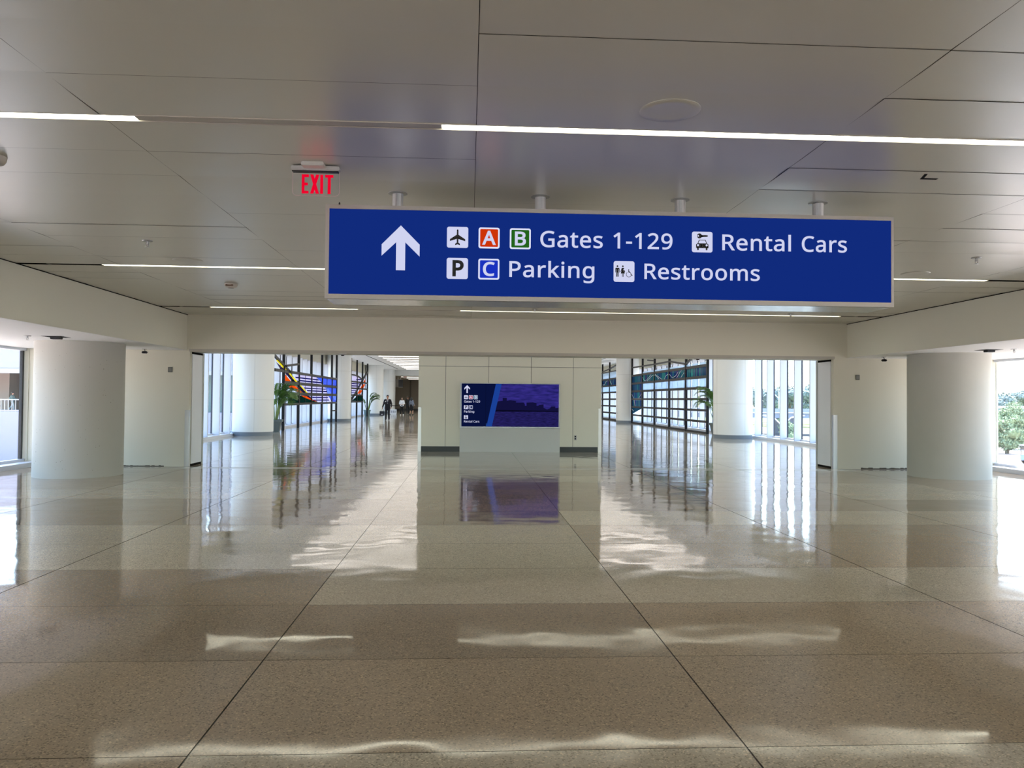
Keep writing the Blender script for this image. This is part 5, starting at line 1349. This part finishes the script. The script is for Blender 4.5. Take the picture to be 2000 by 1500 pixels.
# ---------------------------------------------------------------- people
def blob(parts, name, m, voxel, parent, smooth=2):
    """fuse tapered tubes and balls into one continuous skin"""
    b = MB()
    for p in parts:
        if p[0] == 't':
            b.tube(p[1], p[2], 12, flat=p[3] if len(p) > 3 else 1.0)
            for q, rr in ((p[1][0], p[2][0]), (p[1][-1], p[2][-1])):
                b.ball(q, rr * 0.98, sub=1)
        else:
            b.ball(p[1], p[2], sub=2)
    o = b.obj(name, m)
    md = o.modifiers.new('r', 'REMESH')
    md.mode = 'VOXEL'
    md.voxel_size = voxel
    ms = o.modifiers.new('s', 'SMOOTH')
    ms.iterations = smooth
    dg = bpy.context.evaluated_depsgraph_get()
    me = bpy.data.meshes.new_from_object(o.evaluated_get(dg))
    me.name = name
    me.materials.clear()
    me.materials.append(m)
    for p in me.polygons:
        p.use_smooth = True
    bpy.data.objects.remove(o)
    o = bpy.data.objects.new(name, me)
    C.objects.link(o)
    o.parent = parent
    return o


def oval(c, rx, ry, z0, z1):
    return None


def hand_parts(wr, d, side, curl=0.5):
    """palm, four fingers of unequal length and a thumb leaving the palm's side"""
    wr, d = Vector(wr), Vector(d).normalized()
    fwd = Vector((0, -1, 0))
    acr = fwd - d * fwd.dot(d)
    acr = acr.normalized() if acr.length > .1 else Vector((0, 0, 1))
    inn = Vector((-side, 0, 0))
    out = [('t', [wr, wr + d * .05, wr + d * .085], [.024, .032, .03])]
    for k, (o, L) in enumerate(((-.028, .062), (-.009, .075), (.010, .08), (.028, .07))):
        b = wr + d * .085 + acr * o
        m1 = b + d * L * .5 + inn * .012 * curl
        m2 = b + d * L * (1 - .25 * curl) + inn * L * .55 * curl
        out.append(('t', [b, m1, m2], [.0095, .009, .0075]))
    b = wr + d * .035 + acr * .028
    out.append(('t', [b, b + d * .03 + acr * .022, b + d * .062 + acr * .026 + inn * .012], [.0115, .0105, .0085]))
    return out


SKIN1, SKIN2 = mat('skin_tan', (168, 120, 94), 0.5), mat('skin_light', (206, 164, 138), 0.5)
HAIR = mat('black_hair', (16, 13, 12), 0.5)
SUIT = mat('navy_suit', (20, 21, 30), 0.8)
SHIRT = mat('white_shirt', (226, 228, 234), 0.7)
TIE = mat('grey_tie', (62, 66, 84), 0.6)
SHOE = mat('black_shoe', (14, 14, 15), 0.3)
TROU = mat('black_trousers', (17, 17, 19), 0.85)
BLOUSE = mat('white_blouse', (224, 228, 236), 0.75)
GREYJ = mat('grey_denim', (112, 120, 136), 0.8, vary=(8, 0.3))
WSHOE = mat('white_shoe', (226, 224, 220), 0.5)
EYEW = mat('eye_dark', (24, 18, 16), 0.25)
LIPS = mat('lips', (150, 84, 76), 0.5)
OLIVE = mat('grey_green_cloth', (96, 112, 104), 0.8)


def person(label, x, y, z, rz, H, skin, legs, arms, cl, hair='short', female=False, lean=0.0, voxel=0.011):
    """legs: ((knee, ankle, toe), ...) left and right; arms: ((elbow, wrist, hand direction), ...) in a 1.75 m frame facing -Y"""
    t = thing('person', label, 'person', (x, y, z), rz)
    s = H / 1.75
    t.scale = (s, s, s)
    sw = .165 if female else .19
    hip = .09
    Lx = lean
    pel, chest, nk = (0, 0, .95), (0, Lx * .6, 1.27), (0, Lx, 1.46)
    head = Vector((0, Lx - .015, 1.635))
    # torso as stacked ovals: three side-by-side columns make it wide and flat
    tw = .085 if female else .105
    torso = []
    for dx in (-1, 0, 1):
        torso.append(('t', [(dx * .075, 0, .9), (dx * .06, .0, 1.06), (dx * tw * .9, Lx * .6, 1.27), (dx * tw * .95, Lx, 1.40)], [.095, .085, .1, .07]))
    body = list(torso)
    body += [('t', [nk, (0, Lx - .005, 1.54)], [.058, .052]), ('b', head + Vector((0, .01, .025)), (.078, .096, .1)), ('b', head + Vector((0, -.02, -.045)), (.06, .075, .075)),
             ('t', [head + Vector((0, -.088, .012)), head + Vector((0, -.106, -.022))], [.009, .016]), ('b', head + Vector((.08, .012, -.01)), (.014, .02, .032)), ('b', head + Vector((-.08, .012, -.01)), (.014, .02, .032)),
             ('b', head + Vector((0, -.075, -.088)), (.03, .025, .022))]
    A, Lg = [], []
    for sd, (el, wr, hd) in zip((-1, 1), arms):
        sh = (sd * sw, Lx, 1.40)
        A.append((sh, el, wr))
        body += [('t', [(sd * tw, Lx, 1.40), sh], [.065, .058]), ('t', [sh, el], [.052, .04]), ('t', [el, wr], [.04, .026])]
        body += hand_parts(wr, hd, sd)
    for sd, (kn, an, to) in zip((-1, 1), legs):
        hp = (sd * hip, 0, .92)
        Lg.append((hp, kn, an, to))
        body += [('t', [hp, kn], [.085, .055]), ('t', [kn, tuple(Vector(kn).lerp(Vector(an), .35)), an], [.052, .054, .036]), ('t', [an, to], [.04, .03])]
    blob(body, 'body', skin, voxel, t)
    # face
    for sd in (-1, 1):
        MB().ball(head + Vector((sd * .032, -.084, .012)), (.012, .008, .007)).obj('eye', EYEW, t, True)
    MB().ball(head + Vector((0, -.093, -.055)), (.022, .008, .007)).obj('mouth', LIPS, t, True)
    hp = [('b', head + Vector((0, .022, .045)), (.088, .1, .095))]
    if hair == 'long':
        hp += [('t', [head + Vector((0, .06, .06)), head + Vector((0, .085, -.06)), head + Vector((0, .08, -.22))], [.08, .085, .06])]
        for sd in (-1, 1):
            hp += [('t', [head + Vector((sd * .06, .01, .06)), head + Vector((sd * .085, .02, -.06)), head + Vector((sd * .08, .0, -.2))], [.035, .035, .025])]
    elif hair == 'short':
        hp += [('b', head + Vector((0, -.05, .085)), (.07, .045, .035))]
    blob(hp, 'hair', HAIR, .012, t)
    # clothes
    top = []
    for dx in (-1, 0, 1):
        low = cl.get('hem', .82)
        top.append(('t', [(dx * .095, 0, low), (dx * .075, .0, 1.06), (dx * tw, Lx * .6, 1.27), (dx * tw, Lx, 1.40)], [.11, .108, .122, .085]))
    for sd, (sh, el, wr) in zip((-1, 1), A):
        e = Vector(el).lerp(Vector(wr), cl.get('sleeve', .93))
        top += [('t', [(sd * tw, Lx, 1.405), sh], [.08, .074]), ('t', [sh, el], [.068, .058]), ('t', [el, tuple(e)], [.056, .044])]
    blob(top, cl['top'][0], cl['top'][1], .013, t)
    bot = []
    if cl['bottom'][0] == 'skirt':
        bot += [('t', [(0, 0, 1.0), (0, 0, .78), (0, 0, .6)], [.16, .2, .23]), ('t', [(-.06, 0, 1.0), (-.1, 0, .6)], [.12, .14]), ('t', [(.06, 0, 1.0), (.1, 0, .6)], [.12, .14])]
    else:
        bot += [('t', [(-.07, 0, .98), (.07, 0, .98)], [.115, .115])]
        for hp_, kn, an, to in Lg:
            bot += [('t', [hp_, kn], [.102, .074]), ('t', [kn, tuple(Vector(an) + Vector((0, 0, .01)))], [.073, .062])]
    blob(bot, cl['bottom'][0], cl['bottom'][1], .013, t)
    for hp_, kn, an, to in Lg:
        blob([('t', [tuple(Vector(an) + Vector((0, .03, -.045))), an], [.044, .058]), ('t', [tuple(Vector(an) + Vector((0, .03, -.035))), tuple(Vector(an).lerp(Vector(to), .6) + Vector((0, 0, .002))), tuple(Vector(to) + Vector((0, 0, .006)))], [.048, .054, .041])], 'shoe', cl['shoe'], .009, t)
    return t


man = person('man in a dark suit and tie walking toward us with a dark bag', -5.79, 55.3, 0, 0.02, 1.79, SKIN1,
             (((-.10, -.05, .5), (-.11, .0, .085), (-.12, -.17, .035)), ((.10, -.02, .5), (.10, .12, .095), (.11, -.04, .035))),
             (((-.27, .02, 1.12), (-.34, -.04, .90), (-.1, -.05, -1)), ((.27, .03, 1.13), (.27, -.14, .93), (-.2, -.4, -1))),
             dict(top=('suit_jacket', SUIT), bottom=('trousers', SUIT), shoe=SHOE, hem=.8))
MB().prism([(-.055, 1.44), (.055, 1.44), (.012, 1.16), (-.012, 1.16)], -.150, -.115, 'Y').obj('shirt_front', SHIRT, man)
MB().prism([(-.02, 1.43), (.02, 1.43), (.026, 1.22), (0, 1.17), (-.026, 1.22)], -.158, -.148, 'Y').obj('tie', TIE, man)
MB().lathe([(.0, .004), (.034, .004), (.036, 0)], 18, (-.125, -.128, 1.31), ax='Y').obj('badge', SHIRT, man)
bagd = thing('carrier_bag', 'dark flat bag with a pale mark held by the suited man', 'bag', (-6.165, 55.24, 0.325), group=None)
MB().rbox(-.17, .17, -.05, .05, 0, .33, .012).obj('bag_body', mat('navy_bag', (28, 36, 50), 0.6), bagd)
MB().tube([(-.09, 0, .33), (-.06, 0, .42), (.0, 0, .475), (.06, 0, .475), (.1, 0, .42), (.12, 0, .33)], .007, 6).obj('handle', BLACK, bagd)
MB().prism([(-.06, .1), (0, .07), (.07, .1), (.05, .13), (0, .1), (-.04, .13)], -.054, -.0495, 'Y').obj('emblem', SHIRT, bagd)

person('woman in a white blouse and black trousers standing in the hall mouth', -6.29, 72.9, 0, 0.05, 1.67, SKIN2,
       (((-.11, -.02, .5), (-.12, .02, .085), (-.14, -.12, .035)), ((.10, -.03, .5), (.13, .0, .085), (.15, -.14, .035))),
       (((-.24, -.02, 1.15), (-.17, -.17, 1.06), (.7, -.5, -.2)), ((.24, -.02, 1.15), (.15, -.17, 1.06), (-.7, -.5, -.2))),
       dict(top=('blouse', BLOUSE), bottom=('trousers', TROU), shoe=WSHOE, hem=.9), 'long', True)
person('person in black seen from behind with a white-cuffed bent arm', -6.3, 80.0, 0, PI + .35, 1.80, SKIN1,
       (((-.10, -.1, .5), (-.1, -.02, .085), (-.11, -.18, .035)), ((.10, .0, .5), (.10, .16, .1), (.11, .0, .035))),
       (((-.25, .05, 1.13), (-.12, -.16, 1.2), (.8, -.4, .2)), ((.27, .1, 1.15), (.3, -.1, 1.0), (0, -.8, -.4))),
       dict(top=('coat', TROU), bottom=('trousers', TROU), shoe=SHOE, hem=.72), 'short')
person('long-haired woman in a grey jacket and black skirt walking away', -5.42, 73.3, 0, PI - .5, 1.68, SKIN2,
       (((-.10, -.06, .5), (-.1, -.06, .085), (-.11, -.2, .035)), ((.10, .0, .5), (.10, .16, .1), (.11, .01, .035))),
       (((-.23, .04, 1.14), (-.22, -.14, 1.0), (0, -.7, -.6)), ((.23, .06, 1.14), (.25, -.02, .92), (0, -.2, -1))),
       dict(top=('jacket', GREYJ), bottom=('skirt', TROU), shoe=SHOE, hem=.86), 'long', True)

# ---------------------------------------------------------------- far hall fittings
st = thing('belt_barrier', 'black belt barrier strung between posts behind the suited man', 'belt barrier', (-6.9, 74.6, 0))
for x in (-.75, .72):
    p = MB().lathe([(.16, 0), (.16, .02), (.03, .035), (.028, .9), (.034, .91), (.034, .97)], 20, (x, 0, 0)).obj('post', BLACK, st, True)
MB().box(-.75, .72, -.004, .004, .84, .91).obj('belt', BLACK, st)
fs = thing('floor_sign_board', 'low white board with dark blue marks standing by the last left column', 'sign board', (-7.55, 77.6, 0))
MB().rbox(-.33, .33, -.012, .012, .0, .48, .004).obj('board', SHIRT, fs)
mk = MB()
for x in (-.2, -.1, .02, .1, .2):
    mk.prism([(x - .02, .14), (x + .02, .14), (x + .03, .36), (x - .01, .36)], -.015, -.011, 'Y')
mk.obj('mark', mat('board_ink', (30, 44, 84), 0.6), fs)
MB().rbox(-.33, -.3, -.12, .12, 0, .02, .004).rbox(.3, .33, -.12, .12, 0, .02, .004).obj('foot', GREYP, fs)
hs = thing('hanging_sign', 'white-sided box sign with black face hanging in the far hall', 'sign', (-8.1, 90.0, 2.87), 0.75)
MB().rbox(-.35, .35, -.25, .25, 0, .9, .01).obj('housing', WHITE, hs)
MB().box(-.335, .335, -.262, -.249, .02, .88).obj('face', BLACK, hs)
for x in (-.2, .2):
    MB().tube([(x, 0, .89), (x, 0, 1.178)], .04, 8).obj('hanger', WHITE, hs)
es = thing('far_exit_sign', 'tiny pale exit box under the header of the far hall', 'exit sign', (-7.0, 84.6, 3.78))
MB().rbox(-.18, .18, -.03, .03, 0, .26, .01).obj('housing', FROST, es)
MB().box(-.15, .15, -.034, -.03, .04, .2).obj('face', mat('far_exit_face', (220, 180, 170), 0.5), es)

# ---------------------------------------------------------------- outside: left, a white parking building
GZ = -4.9
CONC = mat('white_concrete', (158, 156, 166), 0.8)
gar = thing('parking_building', 'white parking building with an open railed deck beyond the left windows', 'building', (-40, 72, GZ))
b = MB()
b.box(-70, -16, 72, 110, GZ, 0.12).box(-70, -16, 72, 110, 3.95, 9.5)
b.obj('wall', CONC, gar)
MB().box(-70, -46.0, 80, 108, 0.12, 3.95).obj('core', mat('beige_concrete', (196, 176, 160), 0.8), gar)
MB().box(-39.2, -16, 76, 108, 0.12, 3.95).obj('window', mat('green_glazing', (120, 142, 138), 0.25), gar)
MB().box(-70, -16, 71.9, 72.3, 3.55, 3.95).obj('beam', mat('grey_beam', (168, 166, 160), 0.8), gar)
rail = MB()
rail.box(-62, -39.5, 72.1, 72.16, 1.12, 1.2).box(-62, -39.5, 72.1, 72.16, 0.16, 0.22)
x = -62
while x < -39.4:
    rail.box(x - .02, x + .02, 72.11, 72.15, 0.12, 1.15)
    x += 0.32
rail.obj('railing', mat('rail_white', (205, 208, 212), 0.5), gar)
for ch in gar.children:
    ch.location = (40, -72, -GZ)
person('person in grey-green striding along the parking deck outside the left window', -41.9, 73.4, 0.12, PI / 2, 1.72, SKIN1,
       (((-.10, -.16, .52), (-.1, -.22, .1), (-.11, -.38, .07)), ((.10, .08, .5), (.10, .34, .14), (.11, .22, .05))),
       (((-.25, .12, 1.16), (-.25, -.05, .98), (0, -.6, -.8)), ((.25, -.08, 1.15), (.25, -.28, 1.06), (0, -1, 0))),
       dict(top=('jacket', OLIVE), bottom=('trousers', mat('pale_trousers', (150, 156, 150), .8)), shoe=SHOE, hem=.86), 'short', voxel=.02)

# ---------------------------------------------------------------- outside: ground, right-hand landscape
gm = MB()
gm.add([(-500, -300, GZ), (700, -300, GZ), (700, 900, GZ), (-500, 900, GZ)], [(0, 1, 2, 3)])
grd = gm.obj('ground', mat('pale_paving', (160, 146, 142), 0.85, vary=(0.05, 0.12)))
struct(grd)
gr = MB().prism([(75, 118), (330, 118), (330, 420), (75, 420)], GZ, GZ + 0.02, 'Z').obj('lawn', mat('sunny_grass', (128, 138, 74), 0.9, vary=(0.12, 0.25)))
struct(gr)
road = struct(MB().box(20, 330, 100, 116, GZ, GZ + 0.06).obj('road', mat('pale_asphalt', (150, 148, 150), 0.8)))
MB().box(20, 330, 107.8, 108.1, GZ + 0.06, GZ + 0.075).box(20, 330, 100.2, 100.4, GZ + 0.06, GZ + 0.075).obj('road_marking', SHIRT, road)

ov = thing('overpass', 'long grey road overpass on piers outside the right windows', 'overpass', (70, 150, GZ))
ovd = MB().box(-30, 330, -6, 6, 3.4, 4.6).obj('deck', mat('overpass_grey', (124, 134, 150), 0.8), ov)  # pale bluish grey includes distance haze, parapet and piers likewise
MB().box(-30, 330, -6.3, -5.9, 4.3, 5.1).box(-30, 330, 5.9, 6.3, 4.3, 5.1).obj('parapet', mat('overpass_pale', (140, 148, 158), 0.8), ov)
MB().box(-30, 330, -6.36, -6.3, 4.35, 4.5).obj('parapet_line', SHIRT, ov)
pm = None
for k in range(9):
    if pm is None:
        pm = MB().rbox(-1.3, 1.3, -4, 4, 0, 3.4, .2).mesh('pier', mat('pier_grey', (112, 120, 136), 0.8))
    o = bpy.data.objects.new('pier', pm)
    C.objects.link(o)
    o.parent = ov
    o.location = (-8 + 17 * k, 0, 0)

LEAF_HAZED = mat('hazed_leaf', (122, 136, 134), 0.8, vary=(0.6, 0.3))  # distance haze is mixed into this pale leaf colour
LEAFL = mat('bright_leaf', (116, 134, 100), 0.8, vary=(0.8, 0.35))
BARK = mat('tree_bark', (110, 98, 84), 0.9)


def tree_meshes(h, r, seed, n=9, leaves=2200, low=.45, leaf=.09):
    rr = random.Random(seed)
    c = MB()
    ctr = []
    for k in range(n):
        a, d = rr.uniform(0, 2 * PI), rr.uniform(0, r * .65)
        z = h * rr.uniform(low, .88)
        ctr.append((Vector((d * math.cos(a), d * math.sin(a), z)), r * rr.uniform(.35, .55)))
    for p, q in ctr:
        c.ball(p, (q * .68, q * .68, q * .55), sub=2)
    for i in range(leaves):
        p, q = rr.choice(ctr)
        d = Vector((rr.gauss(0, 1), rr.gauss(0, 1), rr.gauss(0, 1))).normalized()
        o = p + Vector((d.x, d.y, d.z * .8)) * q * rr.uniform(.62, 1.12)
        u = d.orthogonal().normalized() * q * leaf * rr.uniform(.7, 1.4)
        v = d.cross(u).normalized() * q * leaf
        tilt = d * rr.uniform(-.12, .12) * q
        c.add([o - u - v, o + u - v + tilt, o + u + v, o - u + v - tilt], [(0, 1, 2, 3)])
    t = MB().tube([(0, 0, 0), (.1, 0, h * .3), (0, .1, h * .62)], [r * .09, r * .07, r * .04], 8)
    for k in range(4):
        p, q = ctr[k]
        t.tube([(0.05, 0, h * .35), tuple(p * .6 + Vector((0, 0, h * .15))), tuple(p)], [r * .05, r * .035, r * .015], 6)
    return c, t


TREES = []
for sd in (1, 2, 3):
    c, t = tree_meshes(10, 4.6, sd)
    TREES.append((c.mesh('crown', LEAF_HAZED), t.mesh('trunk', BARK)))
c, t = tree_meshes(6, 2.6, 9, 16, 4200, .16, .07)
TREES.append((c.mesh('crown', LEAFL), t.mesh('trunk', BARK)))


def tree(k, x, y, sc, label, group, rz=0.0):
    o = thing('leafy_tree', label, 'tree', (x, y, GZ), rz, group)
    o.scale = (sc, sc, sc)
    for nm, me in zip(('crown', 'trunk'), TREES[k]):
        q = bpy.data.objects.new(nm, me)
        C.objects.link(q)
        q.parent = o
    return o


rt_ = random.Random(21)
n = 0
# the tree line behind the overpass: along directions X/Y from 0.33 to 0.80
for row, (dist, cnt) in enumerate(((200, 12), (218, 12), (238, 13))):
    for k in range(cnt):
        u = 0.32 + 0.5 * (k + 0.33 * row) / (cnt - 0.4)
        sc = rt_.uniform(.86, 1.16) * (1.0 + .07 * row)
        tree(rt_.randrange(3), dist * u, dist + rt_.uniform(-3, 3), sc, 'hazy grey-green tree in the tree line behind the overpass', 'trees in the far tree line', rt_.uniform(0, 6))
for (x, y, sc, lb) in ((47, 112, .75, 'small bright tree before the overpass beside the right glass wall'), (56, 116, .85, 'round bright tree standing by an overpass pier'), (70, 97, 1.05, 'leafy tree at the edge of the front right window'),
                       (78, 105, 1.1, 'leafy tree above the parked cart in the front right window'), (73, 111, .95, 'bushy tree behind the leafy ones in the front right window'), (86, 118, 1.2, 'tree at the right picture edge beyond the parked cart')):
    tree(3, x, y, sc, lb, None, x)
bl = thing('low_building', 'blue-grey flat-roofed building among trees in the front right window', 'building', (124, 178, GZ))
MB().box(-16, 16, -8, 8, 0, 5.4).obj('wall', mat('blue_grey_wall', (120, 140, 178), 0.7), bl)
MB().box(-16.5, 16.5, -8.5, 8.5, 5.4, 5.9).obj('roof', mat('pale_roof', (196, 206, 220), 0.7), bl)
for k in range(6):
    MB().box(-14 + 5 * k, -11.5 + 5 * k, -8.06, -7.98, 2.2, 4.2).obj('window', mat('dark_window', (60, 74, 100), 0.2), bl)


def light_pole(x, y, h, label, arms=2):
    t = thing('light_pole', label, 'street light', (x, y, GZ), group='pale light poles outside')
    m = mat('pole_white', (210, 214, 220), 0.4)
    MB().tube([(0, 0, 0), (0, 0, h)], [.16, .1], 10).obj('pole', m, t)
    for s in (-1, 1)[:arms]:
        a = MB().tube([(0, 0, h - 1.4), (s * 1.2, 0, h - .3), (s * 2.6, 0, h)], .09, 8).obj('arm', m, t)
        MB().rbox(s * 2.6 - .5, s * 2.6 + .5, -.18, .18, h - .08, h + .08, .04).obj('lamp_head', m, a)


light_pole(65, 159, 8.6, 'pale twin-armed light pole standing behind the overpass, nearer the corridor column')
light_pole(73, 160, 9.0, 'pale twin-armed light pole standing behind the overpass, nearest the wall end')
light_pole(43, 104, 4.6, 'white bent-armed pole low in front of the overpass')
light_pole(75.5, 108, 7.0, 'thin pale light pole in the front right window', 1)

ct = thing('utility_cart', 'parked blue-white utility cart with flat roof outside the front right window', 'vehicle', (61.6, 80.5, GZ), 0.2)
m = mat('cart_blue', (120, 146, 196), 0.4)
MB().rbox(-1.6, 1.6, -.8, .8, .35, .95, .06).obj('body', m, ct)
MB().rbox(-1.7, 1.6, -.85, .85, 1.95, 2.05, .03).obj('roof', mat('cart_roof', (210, 216, 228), 0.4), ct)
for x_ in (-1.5, -.2, 1.4):
    for y_ in (-.75, .75):
        MB().tube([(x_, y_, .9), (x_, y_, 1.96)], .035, 8).obj('pillar_post', BLACK, ct)
MB().rbox(-1.0, -.3, -.7, .7, .95, 1.4, .05).rbox(.2, .9, -.7, .7, .95, 1.4, .05).obj('seat', mat('seat_dark', (60, 66, 84), 0.6), ct)
MB().box(-1.52, -1.5, -.7, .7, 1.0, 1.9).obj('windscreen', PANE, ct)
for x_ in (-1.05, 1.05):
    for y_ in (-.78, .78):
        MB().lathe([(.1, -.09), (.3, -.09), (.32, -.05), (.32, .05), (.3, .09), (.1, .09)], 20, (x_, y_, .32), ax='Y').obj('wheel', BLACK, ct, True)
